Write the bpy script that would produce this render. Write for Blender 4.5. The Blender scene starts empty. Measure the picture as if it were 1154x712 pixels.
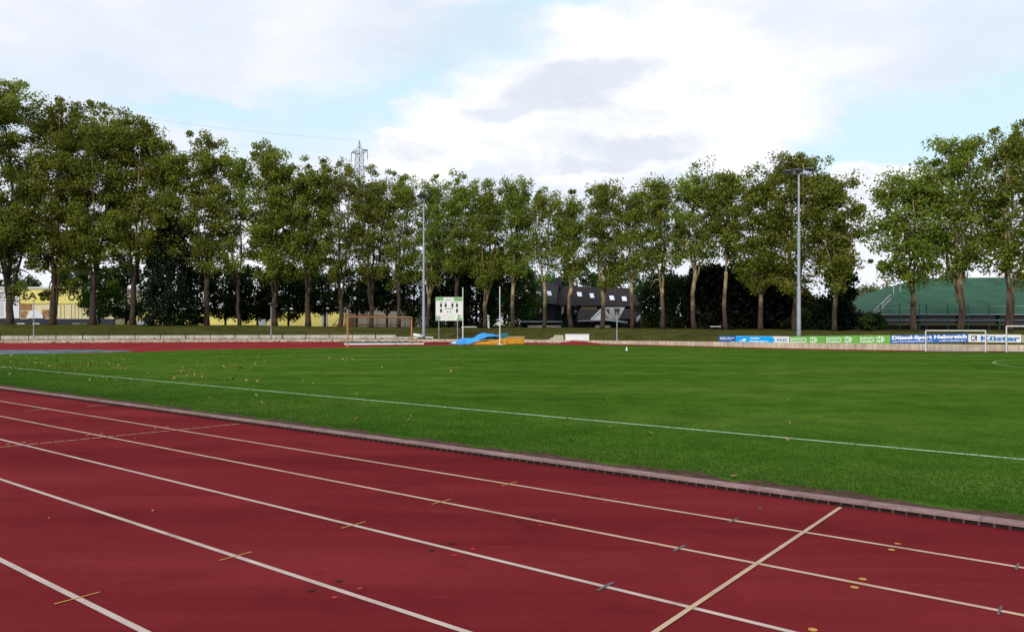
import bpy, bmesh, math, random
import numpy as np
from mathutils import Vector, Matrix
random.seed(7)
RNG = np.random.default_rng(11)
C = bpy.context.scene.collection
F, CX, HY, CAMH = 868.0, 577.0, 365.0, 1.92      # focal length and horizon of the lens, eye height
CN, SN = math.cos(math.radians(38)), math.sin(math.radians(38))
# ---------------------------------------------------------------- coordinates
def nt(n, t, z=0.0):
    """track frame: n across the lanes, t along them"""
    return Vector((n*SN - t*CN, n*CN + t*SN, z))
def at(px, Y, py):
    return Vector(((px-CX)/F*Y, Y, CAMH-(py-HY)*Y/F))
def gp(px, py, z=0.0):
    Y = F*CAMH/(py-HY)
    return Vector(((px-CX)/F*Y, Y, z))
# ---------------------------------------------------------------- materials
def new_mat(name):
    m = bpy.data.materials.new(name); m.use_nodes = True
    nt_ = m.node_tree; b = nt_.nodes['Principled BSDF']
    return m, nt_, b
def N(tree, kind, **kw):
    n = tree.nodes.new(kind)
    for k, v in kw.items(): setattr(n, k, v)
    return n
def plain(name, col, rough=0.7, metal=0.0, var=0.18, scale=3.0, spec=0.3, fine=None):
    m, t, b = new_mat(name)
    tc = N(t, 'ShaderNodeTexCoord')
    no = N(t, 'ShaderNodeTexNoise'); no.inputs['Scale'].default_value = scale; no.inputs['Detail'].default_value = 6
    t.links.new(tc.outputs['Object'], no.inputs['Vector'])
    r = N(t, 'ShaderNodeValToRGB')
    r.color_ramp.elements[0].position = .3; r.color_ramp.elements[1].position = .72
    r.color_ramp.elements[0].color = tuple(c*(1-var) for c in col)+(1,)
    r.color_ramp.elements[1].color = tuple(min(1, c*(1+var)) for c in col)+(1,)
    t.links.new(no.outputs['Fac'], r.inputs['Fac'])
    t.links.new(r.outputs['Color'], b.inputs['Base Color'])
    b.inputs['Roughness'].default_value = rough; b.inputs['Metallic'].default_value = metal
    b.inputs['Specular IOR Level'].default_value = spec
    return m
def ramp(t, stops):
    r = N(t, 'ShaderNodeValToRGB'); e = r.color_ramp.elements
    while len(e) > 1: e.remove(e[-1])
    e[0].position = stops[0][0]; e[0].color = tuple(stops[0][1])+(1,)
    for p, c in stops[1:]:
        x = e.new(p); x.color = tuple(c)+(1,)
    return r
def noise(t, vec, scale, detail=5, rough=.55, dist=0.0):
    n = N(t, 'ShaderNodeTexNoise'); n.inputs['Scale'].default_value = scale
    n.inputs['Detail'].default_value = detail; n.inputs['Roughness'].default_value = rough
    n.inputs['Distortion'].default_value = dist
    t.links.new(vec, n.inputs['Vector']); return n
def mixc(t, fac, a, b, mode='MIX'):
    m = N(t, 'ShaderNodeMix', data_type='RGBA', blend_type=mode)
    for key, v in ((0, fac), (6, a), (7, b)):
        if isinstance(v, (int, float)): m.inputs[key].default_value = v
        elif isinstance(v, tuple): m.inputs[key].default_value = v+(1,)
        else: t.links.new(v, m.inputs[key])
    return m.outputs[2]
def mapping(t, vec, scale=(1, 1, 1), rot=(0, 0, 0)):
    m = N(t, 'ShaderNodeMapping'); m.inputs['Scale'].default_value = scale; m.inputs['Rotation'].default_value = rot
    t.links.new(vec, m.inputs['Vector']); return m.outputs[0]

ALONG = -math.atan2(SN, -CN)       # rotate world so the lanes run along x
def track_mat():
    m, t, b = new_mat('red_rubber')
    tc = N(t, 'ShaderNodeTexCoord'); v = tc.outputs['Object']
    big = noise(t, mapping(t, v, (.10, .55, 1), (0, 0, ALONG)), 1.0, 6, .6)
    c1 = ramp(t, [(.30, (.102, .0105, .0130)), (.5, (.140, .0150, .0178)), (.72, (.176, .0225, .0250))])
    t.links.new(big.outputs['Fac'], c1.inputs['Fac'])
    st = noise(t, mapping(t, v, (.35, 5, 1), (0, 0, ALONG)), 1.0, 4, .6)
    s = ramp(t, [(.36, (.80, .80, .80)), (.6, (1.05, 1.05, 1.05))]); t.links.new(st.outputs['Fac'], s.inputs['Fac'])
    c = mixc(t, .4, c1.outputs['Color'], s.outputs['Color'], 'MULTIPLY')
    blot = noise(t, v, 1.1, 5, .65, .5)
    bl = ramp(t, [(.30, (1.16, 1.2, 1.22)), (.42, (1, 1, 1)), (.56, (1, 1, 1)), (.70, (.62, .60, .62))]); t.links.new(blot.outputs['Fac'], bl.inputs['Fac'])
    c = mixc(t, .55, c, bl.outputs['Color'], 'MULTIPLY')
    fine = noise(t, v, 190, 3, .7)
    fr = ramp(t, [(.33, (.55, .53, .53)), (.67, (1.42, 1.42, 1.42))]); t.links.new(fine.outputs['Fac'], fr.inputs['Fac'])
    c = mixc(t, .85, c, fr.outputs['Color'], 'MULTIPLY')
    sc_ = noise(t, mapping(t, v, (1.2, 14, 1), (0, 0, ALONG+.12)), 1.0, 3, .5, .6); sr = ramp(t, [(.66, (0, 0, 0)), (.78, (.30, .30, .30))]); t.links.new(sc_.outputs['Fac'], sr.inputs['Fac'])
    c = mixc(t, sr.outputs['Color'], c, (.20, .055, .055))
    sp_ = noise(t, v, 17, 2, .4); spr = ramp(t, [(.74, (0, 0, 0)), (.79, (.55, .55, .55))]); t.links.new(sp_.outputs['Fac'], spr.inputs['Fac'])
    c = mixc(t, spr.outputs['Color'], c, (.055, .012, .014))
    t.links.new(c, b.inputs['Base Color'])
    b.inputs['Roughness'].default_value = .95; b.inputs['Specular IOR Level'].default_value = .012
    bu = N(t, 'ShaderNodeBump'); bu.inputs['Strength'].default_value = .35; bu.inputs['Distance'].default_value = .004
    t.links.new(fine.outputs['Fac'], bu.inputs['Height']); t.links.new(bu.outputs[0], b.inputs['Normal'])
    return m
def clay_mat():
    m, t, b = new_mat('red_clay')
    tc = N(t, 'ShaderNodeTexCoord'); v = tc.outputs['Object']
    n1 = noise(t, v, .35, 6, .6)
    r = ramp(t, [(.3, (.16, .015, .017)), (.55, (.22, .022, .026)), (.78, (.26, .050, .042))]); t.links.new(n1.outputs['Fac'], r.inputs['Fac'])
    t.links.new(r.outputs['Color'], b.inputs['Base Color']); b.inputs['Roughness'].default_value = .95
    b.inputs['Specular IOR Level'].default_value = .03
    return m
def grass_mat(name, lo, mid, hi, fine_amt=.8):
    m, t, b = new_mat(name)
    tc = N(t, 'ShaderNodeTexCoord'); v = tc.outputs['Object']
    a = noise(t, mapping(t, v, (.10, .30, 1), (0, 0, ALONG)), 1.0, 7, .62, .3)
    r = ramp(t, [(.32, lo), (.5, mid), (.70, hi)]); t.links.new(a.outputs['Fac'], r.inputs['Fac'])
    p = noise(t, v, .9, 5, .65)
    pr = ramp(t, [(.36, (.62, .70, .6)), (.55, (1, 1, 1)), (.72, (1.38, 1.16, 1.2))]); t.links.new(p.outputs['Fac'], pr.inputs['Fac'])
    c = mixc(t, .8, r.outputs['Color'], pr.outputs['Color'], 'MULTIPLY')
    tuft = noise(t, v, 9, 4, .7)
    tr = ramp(t, [(.35, (.62, .66, .6)), (.62, (1.25, 1.18, 1.2))]); t.links.new(tuft.outputs['Fac'], tr.inputs['Fac'])
    c = mixc(t, fine_amt, c, tr.outputs['Color'], 'MULTIPLY')
    f = noise(t, v, 70, 3, .7)
    fr = ramp(t, [(.32, (.5, .55, .5)), (.66, (1.4, 1.32, 1.3))]); t.links.new(f.outputs['Fac'], fr.inputs['Fac'])
    c = mixc(t, fine_amt, c, fr.outputs['Color'], 'MULTIPLY')
    t.links.new(c, b.inputs['Base Color'])
    b.inputs['Roughness'].default_value = 1; b.inputs['Specular IOR Level'].default_value = 0
    bu = N(t, 'ShaderNodeBump'); bu.inputs['Strength'].default_value = .6; bu.inputs['Distance'].default_value = .03
    t.links.new(tuft.outputs['Fac'], bu.inputs['Height']); t.links.new(bu.outputs[0], b.inputs['Normal'])
    return m
def leaf_mat(name, c_lo, c_hi, trans=.35, objvar=.25):
    m = bpy.data.materials.new(name); m.use_nodes = True; t = m.node_tree
    for n in list(t.nodes): t.nodes.remove(n)
    out = N(t, 'ShaderNodeOutputMaterial')
    at_ = N(t, 'ShaderNodeAttribute', attribute_name='tint')
    r = ramp(t, [(0, c_lo), (1, c_hi)]); t.links.new(at_.outputs['Fac'], r.inputs['Fac'])
    oi = N(t, 'ShaderNodeObjectInfo')
    hs = N(t, 'ShaderNodeHueSaturation')
    mr = N(t, 'ShaderNodeMapRange'); mr.inputs['To Min'].default_value = 1-objvar; mr.inputs['To Max'].default_value = 1+objvar
    t.links.new(oi.outputs['Random'], mr.inputs['Value']); t.links.new(mr.outputs[0], hs.inputs['Value'])
    mr2 = N(t, 'ShaderNodeMapRange'); mr2.inputs['To Min'].default_value = .485; mr2.inputs['To Max'].default_value = .515
    t.links.new(oi.outputs['Random'], mr2.inputs['Value']); t.links.new(mr2.outputs[0], hs.inputs['Hue'])
    t.links.new(r.outputs['Color'], hs.inputs['Color'])
    d = N(t, 'ShaderNodeBsdfDiffuse'); tr = N(t, 'ShaderNodeBsdfTranslucent'); g = N(t, 'ShaderNodeBsdfGlossy')
    g.inputs['Roughness'].default_value = .45; g.inputs['Color'].default_value = (.5, .5, .5, 1)
    t.links.new(hs.outputs[0], d.inputs['Color']); t.links.new(hs.outputs[0], tr.inputs['Color'])
    m1 = N(t, 'ShaderNodeMixShader'); m1.inputs[0].default_value = trans
    t.links.new(d.outputs[0], m1.inputs[1]); t.links.new(tr.outputs[0], m1.inputs[2])
    m2 = N(t, 'ShaderNodeMixShader'); m2.inputs[0].default_value = .012
    t.links.new(m1.outputs[0], m2.inputs[1]); t.links.new(g.outputs[0], m2.inputs[2])
    t.links.new(m2.outputs[0], out.inputs[0])
    return m
def bark_mat(name, shift):
    m, t, b = new_mat(name)
    tc = N(t, 'ShaderNodeTexCoord'); v = tc.outputs['Object']
    n1 = noise(t, mapping(t, v, (1.4, 1.4, .6)), 1.3, 5, .6)
    pale = ramp(t, [(.38, (.08, .060, .034)), (.48, (.19, .145, .080)), (.64, (.40, .32, .185))]); t.links.new(n1.outputs['Fac'], pale.inputs['Fac'])
    n2 = noise(t, mapping(t, v, (6, 6, 1.5)), 1.2, 5, .6)
    dark = ramp(t, [(.35, (.026, .019, .014)), (.68, (.082, .058, .040))]); t.links.new(n2.outputs['Fac'], dark.inputs['Fac'])
    se = N(t, 'ShaderNodeSeparateXYZ'); t.links.new(v, se.inputs[0])
    # rough brown bark on the old butt, flaking pale bark above it
    ad = N(t, 'ShaderNodeMath', operation='MULTIPLY_ADD'); ad.inputs[1].default_value = 5.0
    t.links.new(n1.outputs['Fac'], ad.inputs[0]); t.links.new(se.outputs['Z'], ad.inputs[2])
    mr = N(t, 'ShaderNodeMapRange'); mr.inputs['From Min'].default_value = 4.6+shift; mr.inputs['From Max'].default_value = 7.5+shift*1.6
    t.links.new(ad.outputs[0], mr.inputs['Value'])
    c = mixc(t, mr.outputs[0], dark.outputs['Color'], pale.outputs['Color'])
    t.links.new(c, b.inputs['Base Color']); b.inputs['Roughness'].default_value = .9; b.inputs['Specular IOR Level'].default_value = .15
    return m
def concrete_mat(name, lo, hi, seam=None):
    m, t, b = new_mat(name)
    tc = N(t, 'ShaderNodeTexCoord'); v = tc.outputs['Object']
    n1 = noise(t, v, .8, 7, .65); n2 = noise(t, mapping(t, v, (5, 5, .5)), 1.0, 5, .7)
    r = ramp(t, [(.3, lo), (.68, hi)]); t.links.new(n1.outputs['Fac'], r.inputs['Fac'])
    s = ramp(t, [(.35, (.62, .58, .52)), (.6, (1.06, 1.06, 1.06))]); t.links.new(n2.outputs['Fac'], s.inputs['Fac'])
    c = mixc(t, .75, r.outputs['Color'], s.outputs['Color'], 'MULTIPLY')
    n3 = noise(t, v, 45, 3, .6); s3 = ramp(t, [(.3, (.75, .75, .75)), (.7, (1.12, 1.12, 1.12))]); t.links.new(n3.outputs['Fac'], s3.inputs['Fac'])
    c = mixc(t, .8, c, s3.outputs['Color'], 'MULTIPLY')
    t.links.new(c, b.inputs['Base Color']); b.inputs['Roughness'].default_value = .92; b.inputs['Specular IOR Level'].default_value = .12
    return m
M = {}
M['track'] = track_mat(); M['clay'] = clay_mat()
M['pitch'] = grass_mat('pitch_grass', (.035, .090, .0085), (.050, .113, .0125), (.083, .136, .022), .5)
M['bank'] = grass_mat('bank_grass', (.044, .048, .013), (.066, .070, .018), (.10, .088, .030), .7)
M['blade'] = leaf_mat('grass_blade', (.026, .078, .007), (.052, .112, .014), .3, 0.0)
M['soil'] = plain('brown_soil', (.075, .045, .034), .95, var=.4, scale=6, spec=.02)
def worn_paint(name, col):
    m, t, b = new_mat(name); tc = N(t, 'ShaderNodeTexCoord'); v = tc.outputs['Object']
    n1 = noise(t, v, 120, 4, .75); n2 = noise(t, v, 2.5, 4, .6)
    ad = N(t, 'ShaderNodeMath', operation='MULTIPLY_ADD'); ad.inputs[1].default_value = .55; t.links.new(n2.outputs['Fac'], ad.inputs[0]); t.links.new(n1.outputs['Fac'], ad.inputs[2])
    r = ramp(t, [(.56, (.17, .045, .045)), (.68, tuple(.82*x for x in col)), (.95, tuple(1.12*x for x in col))]); t.links.new(ad.outputs[0], r.inputs['Fac'])
    t.links.new(r.outputs['Color'], b.inputs['Base Color']); b.inputs['Roughness'].default_value = .9; b.inputs['Specular IOR Level'].default_value = .08
    return m
M['line'] = worn_paint('lane_paint', (.46, .37, .33))
M['line_cream'] = worn_paint('cream_lane_paint', (.47, .335, .23))
M['chalk'] = plain('chalk_line', (.27, .42, .26), .95, var=.4, scale=14)
M['chalk_faint'] = plain('faint_chalk_line', (.17, .25, .10), .95, var=.35, scale=9)
M['y_mark'] = worn_paint('yellow_mark_paint', (.46, .27, .07))
M['p_mark'] = plain('pink_mark_paint', (.36, .035, .055), .8, var=.15, scale=40, spec=.02)
M['g_mark'] = plain('grey_mark_paint', (.115, .10, .115), .8, var=.2, scale=40, spec=.02)
M['d_mark'] = plain('dark_mark_paint', (.060, .016, .020), .8, var=.2, scale=40, spec=.02)
M['kerb'] = concrete_mat('pinkish_kerb_concrete', (.165, .105, .103), (.30, .205, .20))
M['slot'] = plain('dark_drain', (.012, .010, .010), .9)
M['wall'] = concrete_mat('beige_wall_concrete', (.36, .30, .22), (.62, .55, .44))
M['wall_grey'] = concrete_mat('grey_wall_concrete', (.44, .41, .35), (.62, .59, .52))
M['rail'] = plain('dark_green_steel', (.020, .026, .022), .6)
M['galv'] = plain('galvanised_steel', (.33, .37, .42), .5, .4, scale=1.2)
M['white'] = plain('white_paint', (.72, .74, .74), .5, var=.08)
M['white_metal'] = plain('white_coated_metal', (.60, .60, .58), .5, var=.14, scale=8)
M['wood'] = plain('tan_goal_frame', (.40, .20, .075), .6, var=.15, scale=5)
M['rust'] = plain('rust_brown_bar', (.14, .050, .030), .8)
M['lamp'] = plain('dark_lamp_housing', (.03, .032, .036), .5)
M['glass'] = plain('dark_glass', (.03, .035, .04), .12, spec=.6)
M['sky_glass'] = plain('skylight_glass', (.62, .68, .76), .15, spec=.8, var=.1)
M['slate'] = plain('dark_slate', (.016, .015, .019), .75, var=.35, scale=2.5)
M['slate_wall'] = plain('slate_cladding', (.013, .012, .016), .8, var=.3, scale=3)
M['brown_roof'] = plain('brown_tile_roof', (.017, .012, .0125), .85, var=.3, scale=2.5)
M['render_white'] = plain('white_render', (.58, .57, .54), .85, var=.1)
M['timber'] = plain('light_timber', (.42, .29, .13), .8, var=.25, scale=6)
M['yellow_wall'] = plain('yellow_wall', (.66, .58, .17), .85, var=.12)
M['pale_yellow'] = plain('pale_yellow_panel', (.60, .53, .34), .8, var=.12)
M['beige_wall'] = plain('beige_hall_wall', (.54, .47, .36), .85, var=.12, scale=.8)
M['shop_white'] = plain('shop_sign_white', (.62, .62, .66), .7, var=.06)
M['black_text'] = plain('black_lettering', (.018, .018, .018), .7)
M['blue_black'] = plain('blue_black_plinth', (.012, .016, .030), .6)
M['brown_wood'] = plain('brown_panel', (.27, .14, .055), .7, var=.3)
M['green_roof'] = plain('green_sheet_roof', (.033, .088, .056), .8, var=.2, scale=.5, spec=.05)
M['hall_dark'] = plain('dark_interior', (.016, .011, .010), .9)  # near-black colour stands in for the unlit open space under the eave
M['navy_glass'] = plain('navy_glazing', (.010, .014, .026), .25, spec=.6)
M['teal'] = plain('teal_fence_paint', (.035, .095, .085), .6)
M['brick'] = plain('brown_brick', (.16, .07, .05), .9, var=.3, scale=8)
M['tarp_blue'] = plain('blue_tarpaulin', (.030, .25, .58), .45, var=.2, scale=1.5)
M['tarp_teal'] = plain('teal_tarpaulin', (.010, .12, .13), .5, var=.3, scale=2)
M['foam'] = plain('ochre_landing_mat', (.50, .235, .018), .7, var=.2, scale=2.5)
M['foam_top'] = plain('faded_mat_top', (.40, .27, .14), .8, var=.25, scale=3)
M['grey_cover'] = plain('grey_blue_cover', (.085, .135, .15), .85, var=.6, scale=1.6, spec=.1)
M['net_cover'] = plain('dark_teal_net', (.045, .085, .085), .85, var=.7, scale=2.2)
M['b_navy'] = plain('board_navy', (.010, .085, .33), .5, var=.05)
M['b_sky'] = plain('board_sky_blue', (.0, .34, .80), .5, var=.05)
M['b_white'] = plain('board_white', (.68, .67, .64), .5, var=.05)
M['b_green'] = plain('board_green', (.13, .37, .055), .5, var=.06)
M['b_blue'] = plain('board_royal_blue', (.022, .115, .42), .5, var=.05)
M['b_text'] = plain('board_white_lettering', (.80, .82, .82), .5, var=.02)
M['b_ink'] = plain('board_blue_lettering', (.02, .16, .45), .5, var=.05)
M['b_ink_dark'] = plain('board_dark_ink', (.03, .06, .13), .5, var=.05)
M['s_green'] = plain('scoreboard_green', (.16, .40, .14), .5, var=.1)
M['s_white'] = plain('scoreboard_white', (.68, .71, .66), .5, var=.05)
M['s_pale'] = plain('scoreboard_pale_grey', (.48, .55, .46), .5, var=.05)
M['s_ink'] = plain('scoreboard_grey_ink', (.20, .24, .20), .6)
M['bark'] = bark_mat('plane_bark', 0.0); M['bark_tall'] = bark_mat('tall_plane_bark', 5.0)  # second bark, for tall trees: pale part starts higher up the trunk
M['dark_bark'] = plain('dark_bark', (.040, .030, .024), .95, var=.4, scale=4)
M['leaf'] = leaf_mat('plane_leaf', (.092, .128, .015), (.270, .315, .046), .5, .18)
M['leaf_green'] = leaf_mat('green_bush_leaf', (.045, .095, .014), (.11, .185, .036), .4, .15)
M['leaf_dark'] = leaf_mat('dark_tree_leaf', (.018, .038, .010), (.055, .092, .022), .3, .25)
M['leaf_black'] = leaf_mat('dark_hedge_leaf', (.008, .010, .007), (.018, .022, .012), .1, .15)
M['leaf_under'] = leaf_mat('undergrowth_leaf', (.020, .036, .011), (.050, .080, .022), .3, .3)  # dark green mix of the undergrowth trees' own leaf colour
M['leaf_conifer'] = leaf_mat('conifer_needles', (.006, .013, .008), (.016, .028, .015), .1, .15)
M['leaf_ivy'] = leaf_mat('ivy_leaf', (.007, .016, .008), (.017, .033, .014), .12, .1)
M['leaf_far'] = leaf_mat('pale_far_leaf', (.09, .115, .035), (.19, .21, .085), .3, .1)
M['leaf_yellow'] = leaf_mat('yellowing_leaf', (.11, .095, .012), (.20, .16, .03), .3, .1)
M['fallen'] = leaf_mat('fallen_leaf', (.12, .055, .020), (.46, .28, .10), .15, 0)
M['steel_grey'] = plain('pylon_steel', (.22, .27, .27), .7, .1)
# ---------------------------------------------------------------- mesh builder
class MB:
    def __init__(s): s.v = []; s.f = []
    def quad(s, a, b, c, d):
        i = len(s.v); s.v += [tuple(a), tuple(b), tuple(c), tuple(d)]; s.f.append((i, i+1, i+2, i+3)); return s
    def poly(s, pts):
        i = len(s.v); s.v += [tuple(p) for p in pts]; s.f.append(tuple(range(i, i+len(pts)))); return s
    def hexa(s, p):     # 8 points: bottom 4 ccw, top 4 ccw
        i = len(s.v); s.v += [tuple(x) for x in p]
        for f in ((3, 2, 1, 0), (4, 5, 6, 7), (0, 1, 5, 4), (1, 2, 6, 5), (2, 3, 7, 6), (3, 0, 4, 7)):
            s.f.append(tuple(i+k for k in f))
        return s
    def box(s, o, u, v, w):   # corner o, edge vectors
        o, u, v, w = Vector(o), Vector(u), Vector(v), Vector(w)
        return s.hexa([o, o+u, o+u+v, o+v, o+w, o+u+w, o+u+v+w, o+v+w])
    def cbox(s, c, sx, sy, sz, rz=0.0):  # base-centred
        a = Vector((math.cos(rz), math.sin(rz), 0)); b = Vector((-a.y, a.x, 0))
        return s.box(Vector(c)-a*sx/2-b*sy/2, a*sx, b*sy, Vector((0, 0, sz)))
    def tube(s, pts, radii, k=8, cap=True):
        pts = [Vector(p) for p in pts]
        if not hasattr(radii, '__len__'): radii = [radii]*len(pts)
        base = len(s.v); ref = None
        for i, p in enumerate(pts):
            d = (pts[min(i+1, len(pts)-1)]-pts[max(i-1, 0)]).normalized()
            if ref is None: ref = Vector((0, 1, 0)) if abs(d.y) < .9 else Vector((1, 0, 0))
            a = (ref-d*ref.dot(d)).normalized(); b = d.cross(a); ref = a
            for j in range(k):
                th = 2*math.pi*j/k; s.v.append(tuple(p+(a*math.cos(th)+b*math.sin(th))*radii[i]))
        for i in range(len(pts)-1):
            for j in range(k):
                q = base+i*k
                s.f.append((q+j, q+(j+1) % k, q+k+(j+1) % k, q+k+j))
        if cap:
            s.f.append(tuple(base+j for j in reversed(range(k))))
            e = base+(len(pts)-1)*k; s.f.append(tuple(e+j for j in range(k)))
        return s
    def disc(s, c, r, k=14, sx=1.0, rot=0.0):
        i = len(s.v)
        for j in range(k):
            th = 2*math.pi*j/k; x, y = r*sx*math.cos(th), r*math.sin(th)
            s.v.append((c[0]+x*math.cos(rot)-y*math.sin(rot), c[1]+x*math.sin(rot)+y*math.cos(rot), c[2]))
        s.f.append(tuple(range(i, i+k))); return s
    def build(s, name, mat, parent=None, smooth=False, loc=None):
        me = bpy.data.meshes.new(name)
        v = s.v
        if parent is not None and loc is None: loc = parent.location.copy()
        off = Vector(loc) if loc is not None else Vector((0, 0, 0))
        me.from_pydata([(a[0]-off.x, a[1]-off.y, a[2]-off.z) for a in v], [], s.f)
        me.materials.append(mat)
        if smooth: me.polygons.foreach_set('use_smooth', [True]*len(me.polygons))
        me.update()
        o = bpy.data.objects.new(name, me); C.objects.link(o)
        if parent is not None: o.parent = parent
        else: o.location = off
        return o
def tag(o, label, cat, group=None, kind=None):
    o['label'] = label; o['category'] = cat
    if group: o['group'] = group
    if kind: o['kind'] = kind
    return o
def thing(name, label, cat, loc, group=None):
    o = bpy.data.objects.new(name, None); o.empty_display_size = .3; C.objects.link(o); o.location = Vector(loc)
    return tag(o, label, cat, group)
def struct(o): o['kind'] = 'structure'; return o
def subpart(mb, name, mat, parent_mesh, root, smooth=False):
    """mesh under a part: part sits at its root's origin, so the same offset serves"""
    o = mb.build(name, mat, None, smooth, loc=root.location); o.location = (0, 0, 0); o.parent = parent_mesh; return o

def text2d(body, bold=0.0):
    cu = bpy.data.curves.new('lettering_curve', 'FONT'); cu.body = body; cu.size = 1.0; cu.offset = bold; cu.resolution_u = 3
    o = bpy.data.objects.new('lettering_curve', cu); C.objects.link(o)
    dg = bpy.context.evaluated_depsgraph_get(); dg.update()
    me = bpy.data.meshes.new_from_object(o.evaluated_get(dg))
    v = [tuple(x.co) for x in me.vertices]; f = [tuple(p.vertices) for p in me.polygons]
    bpy.data.objects.remove(o); bpy.data.meshes.remove(me); bpy.data.curves.remove(cu)
    return v, f
def put_text(mb, body, o, u, w, nrm, x0, x1, y0, y1, bold=0.02, proud=.006):
    """fit lettering into the board rectangle (x0..x1, y0..y1) in metres along u, w"""
    v, f = text2d(body, bold)
    if not v: return
    xs = [a[0] for a in v]; ys = [a[1] for a in v]
    sx = (x1-x0)/(max(xs)-min(xs)); sy = (y1-y0)/(max(ys)-min(ys)); i = len(mb.v)
    for a in v:
        mb.v.append(tuple(o+u*(x0+(a[0]-min(xs))*sx)+w*(y0+(a[1]-min(ys))*sy)+nrm*proud))
    for p in f: mb.f.append(tuple(i+k for k in p))
def plate(mb, o, u, w, nrm, x0, x1, y0, y1, d0, d1):
    mb.box(o+u*x0+w*y0+nrm*d0, u*(x1-x0), nrm*(d1-d0), w*(y1-y0))
# ---------------------------------------------------------------- stadium outline
FOOT = [(-90, 387.4), (0, 386.7), (100, 386.2), (200, 385.7), (300, 385.3), (400, 385.1), (500, 385.2), (600, 386), (700, 387.6),
        (780, 389.6), (860, 391.8), (960, 394), (1040, 395), (1154, 396)]
ring = [gp(*p).xy for p in FOOT]
ring += [nt(n, t).xy for n, t in ((64.6, -12), (64.6, -50), (62, -72), (50, -90), (30, -97), (10, -90), (-2, -72), (-5, -40), (-5, 0), (-5, 40), (-4.5, 68), (4, 82), (14, 88.5))]
ring = np.array([[p.x, p.y] for p in ring])
def smooth_ring(pts, step=1.5, k=5):
    seg = np.linalg.norm(np.roll(pts, -1, 0)-pts, axis=1); s = np.concatenate([[0], np.cumsum(seg)])
    q = np.vstack([pts, pts[:1]]); n = int(s[-1]/step); u = np.linspace(0, s[-1], n, endpoint=False)
    r = np.stack([np.interp(u, s, q[:, 0]), np.interp(u, s, q[:, 1])], 1)
    for _ in range(k): r = .25*np.roll(r, 1, 0)+.5*r+.25*np.roll(r, -1, 0)
    return r
ring = smooth_ring(ring, 1.5, 12)
if sum(a[0]*b[1]-a[1]*b[0] for a, b in zip(ring, np.roll(ring, -1, 0))) < 0: ring = ring[::-1].copy()
tang = np.roll(ring, -1, 0)-np.roll(ring, 1, 0); tang /= np.linalg.norm(tang, axis=1)[:, None]
nor = np.stack([tang[:, 1], -tang[:, 0]], 1)       # outward
NR = len(ring)
px_ring = np.where(ring[:, 1] > 5, CX+F*ring[:, 0]/np.maximum(ring[:, 1], 5), np.where(ring[:, 0] > 0, 3000, -3000))
crest = np.interp(px_ring, [-300, 100, 300, 450, 600, 700, 800, 1000, 1154, 3000], [1.85, 1.85, 1.68, 1.42, 1.40, 1.32, 1.26, 1.25, 1.28, 1.28])
left_t = np.clip((452-px_ring)/12, 0, 1)           # 1 where the second low wall stands
wall_h = np.interp(px_ring, [0, 500, 700, 800, 1000], [.30, .29, .33, .40, .47])
OFFS = [0, .35, 3.0, 3.5, 3.8, 6, 9, 11.5, 13, 16, 40, 120, 400, 1500, 6000]
def bank_z(i, d):
    lo, c = .26, crest[i]
    up = lo+.05+left_t[i]*.36
    if d >= 400: return c
    return float(np.interp(d, [0, .3, .35, 3.0, 3.5, 3.8, 6, 9, 11.5, 13, 400], [0, 0, .22, lo, lo+.02, up, up+(c-up)*.34, up+(c-up)*.75, c-.06, c, c]))
def spread(i, d):
    return ring[i]+nor[i]*d
if True:
    m = MB(); 
    idx = []
    cen = ring.mean(0)
    for k, d in enumerate(OFFS):
        row = []
        for i in range(NR):
            if d <= 16: p = spread(i, d)
            else:
                r = spread(i, 16)-cen; r = r/np.linalg.norm(r); p = spread(i, 16)+r*(d-16)
            j = 0.0 if d < 5 or d > 20 else .05*math.sin(i*1.7+k)+.04*math.sin(i*.53+2*k)
            row.append(len(m.v)); m.v.append((p[0], p[1], bank_z(i, d)+j))
        idx.append(row)
    for k in range(len(OFFS)-1):
        for i in range(NR):
            j = (i+1) % NR; m.f.append((idx[k][i], idx[k+1][i], idx[k+1][j], idx[k][j]))
    m.f.append(tuple(idx[0]))
    g = m.build('ground', M['bank']); struct(g)
def ground_z(x, y):
    d2 = np.hypot(ring[:, 0]-x, ring[:, 1]-y); i = int(np.argmin(d2))
    d = float(np.dot(np.array([x, y])-ring[i], nor[i]))
    return 0.0 if d <= 0 else bank_z(i, max(d, 0) if d < 30 else 30)
def ray_hit(px, d):
    """point on the line offset d outside the stadium outline, seen in direction px (far side)"""
    dx = (px-CX)/F; pts = ring+nor*d; best = None
    for i in range(NR):
        a, b = pts[i], pts[(i+1) % NR]
        fa, fb = a[0]-dx*a[1], b[0]-dx*b[1]
        if fa*fb <= 0 and fa != fb:
            s = fa/(fa-fb); y = a[1]+(b[1]-a[1])*s
            if y > 10 and (best is None or y > best): best = y
    return Vector((dx*best, best, 0))
def on_ground(v): return Vector((v.x, v.y, ground_z(v.x, v.y)))
# ---------------------------------------------------------------- track, pitch, markings
m = MB(); m.poly([(p[0], p[1], .004) for p in ring+nor*(-.02)]); o = struct(m.build('running_track', M['track']))
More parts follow.
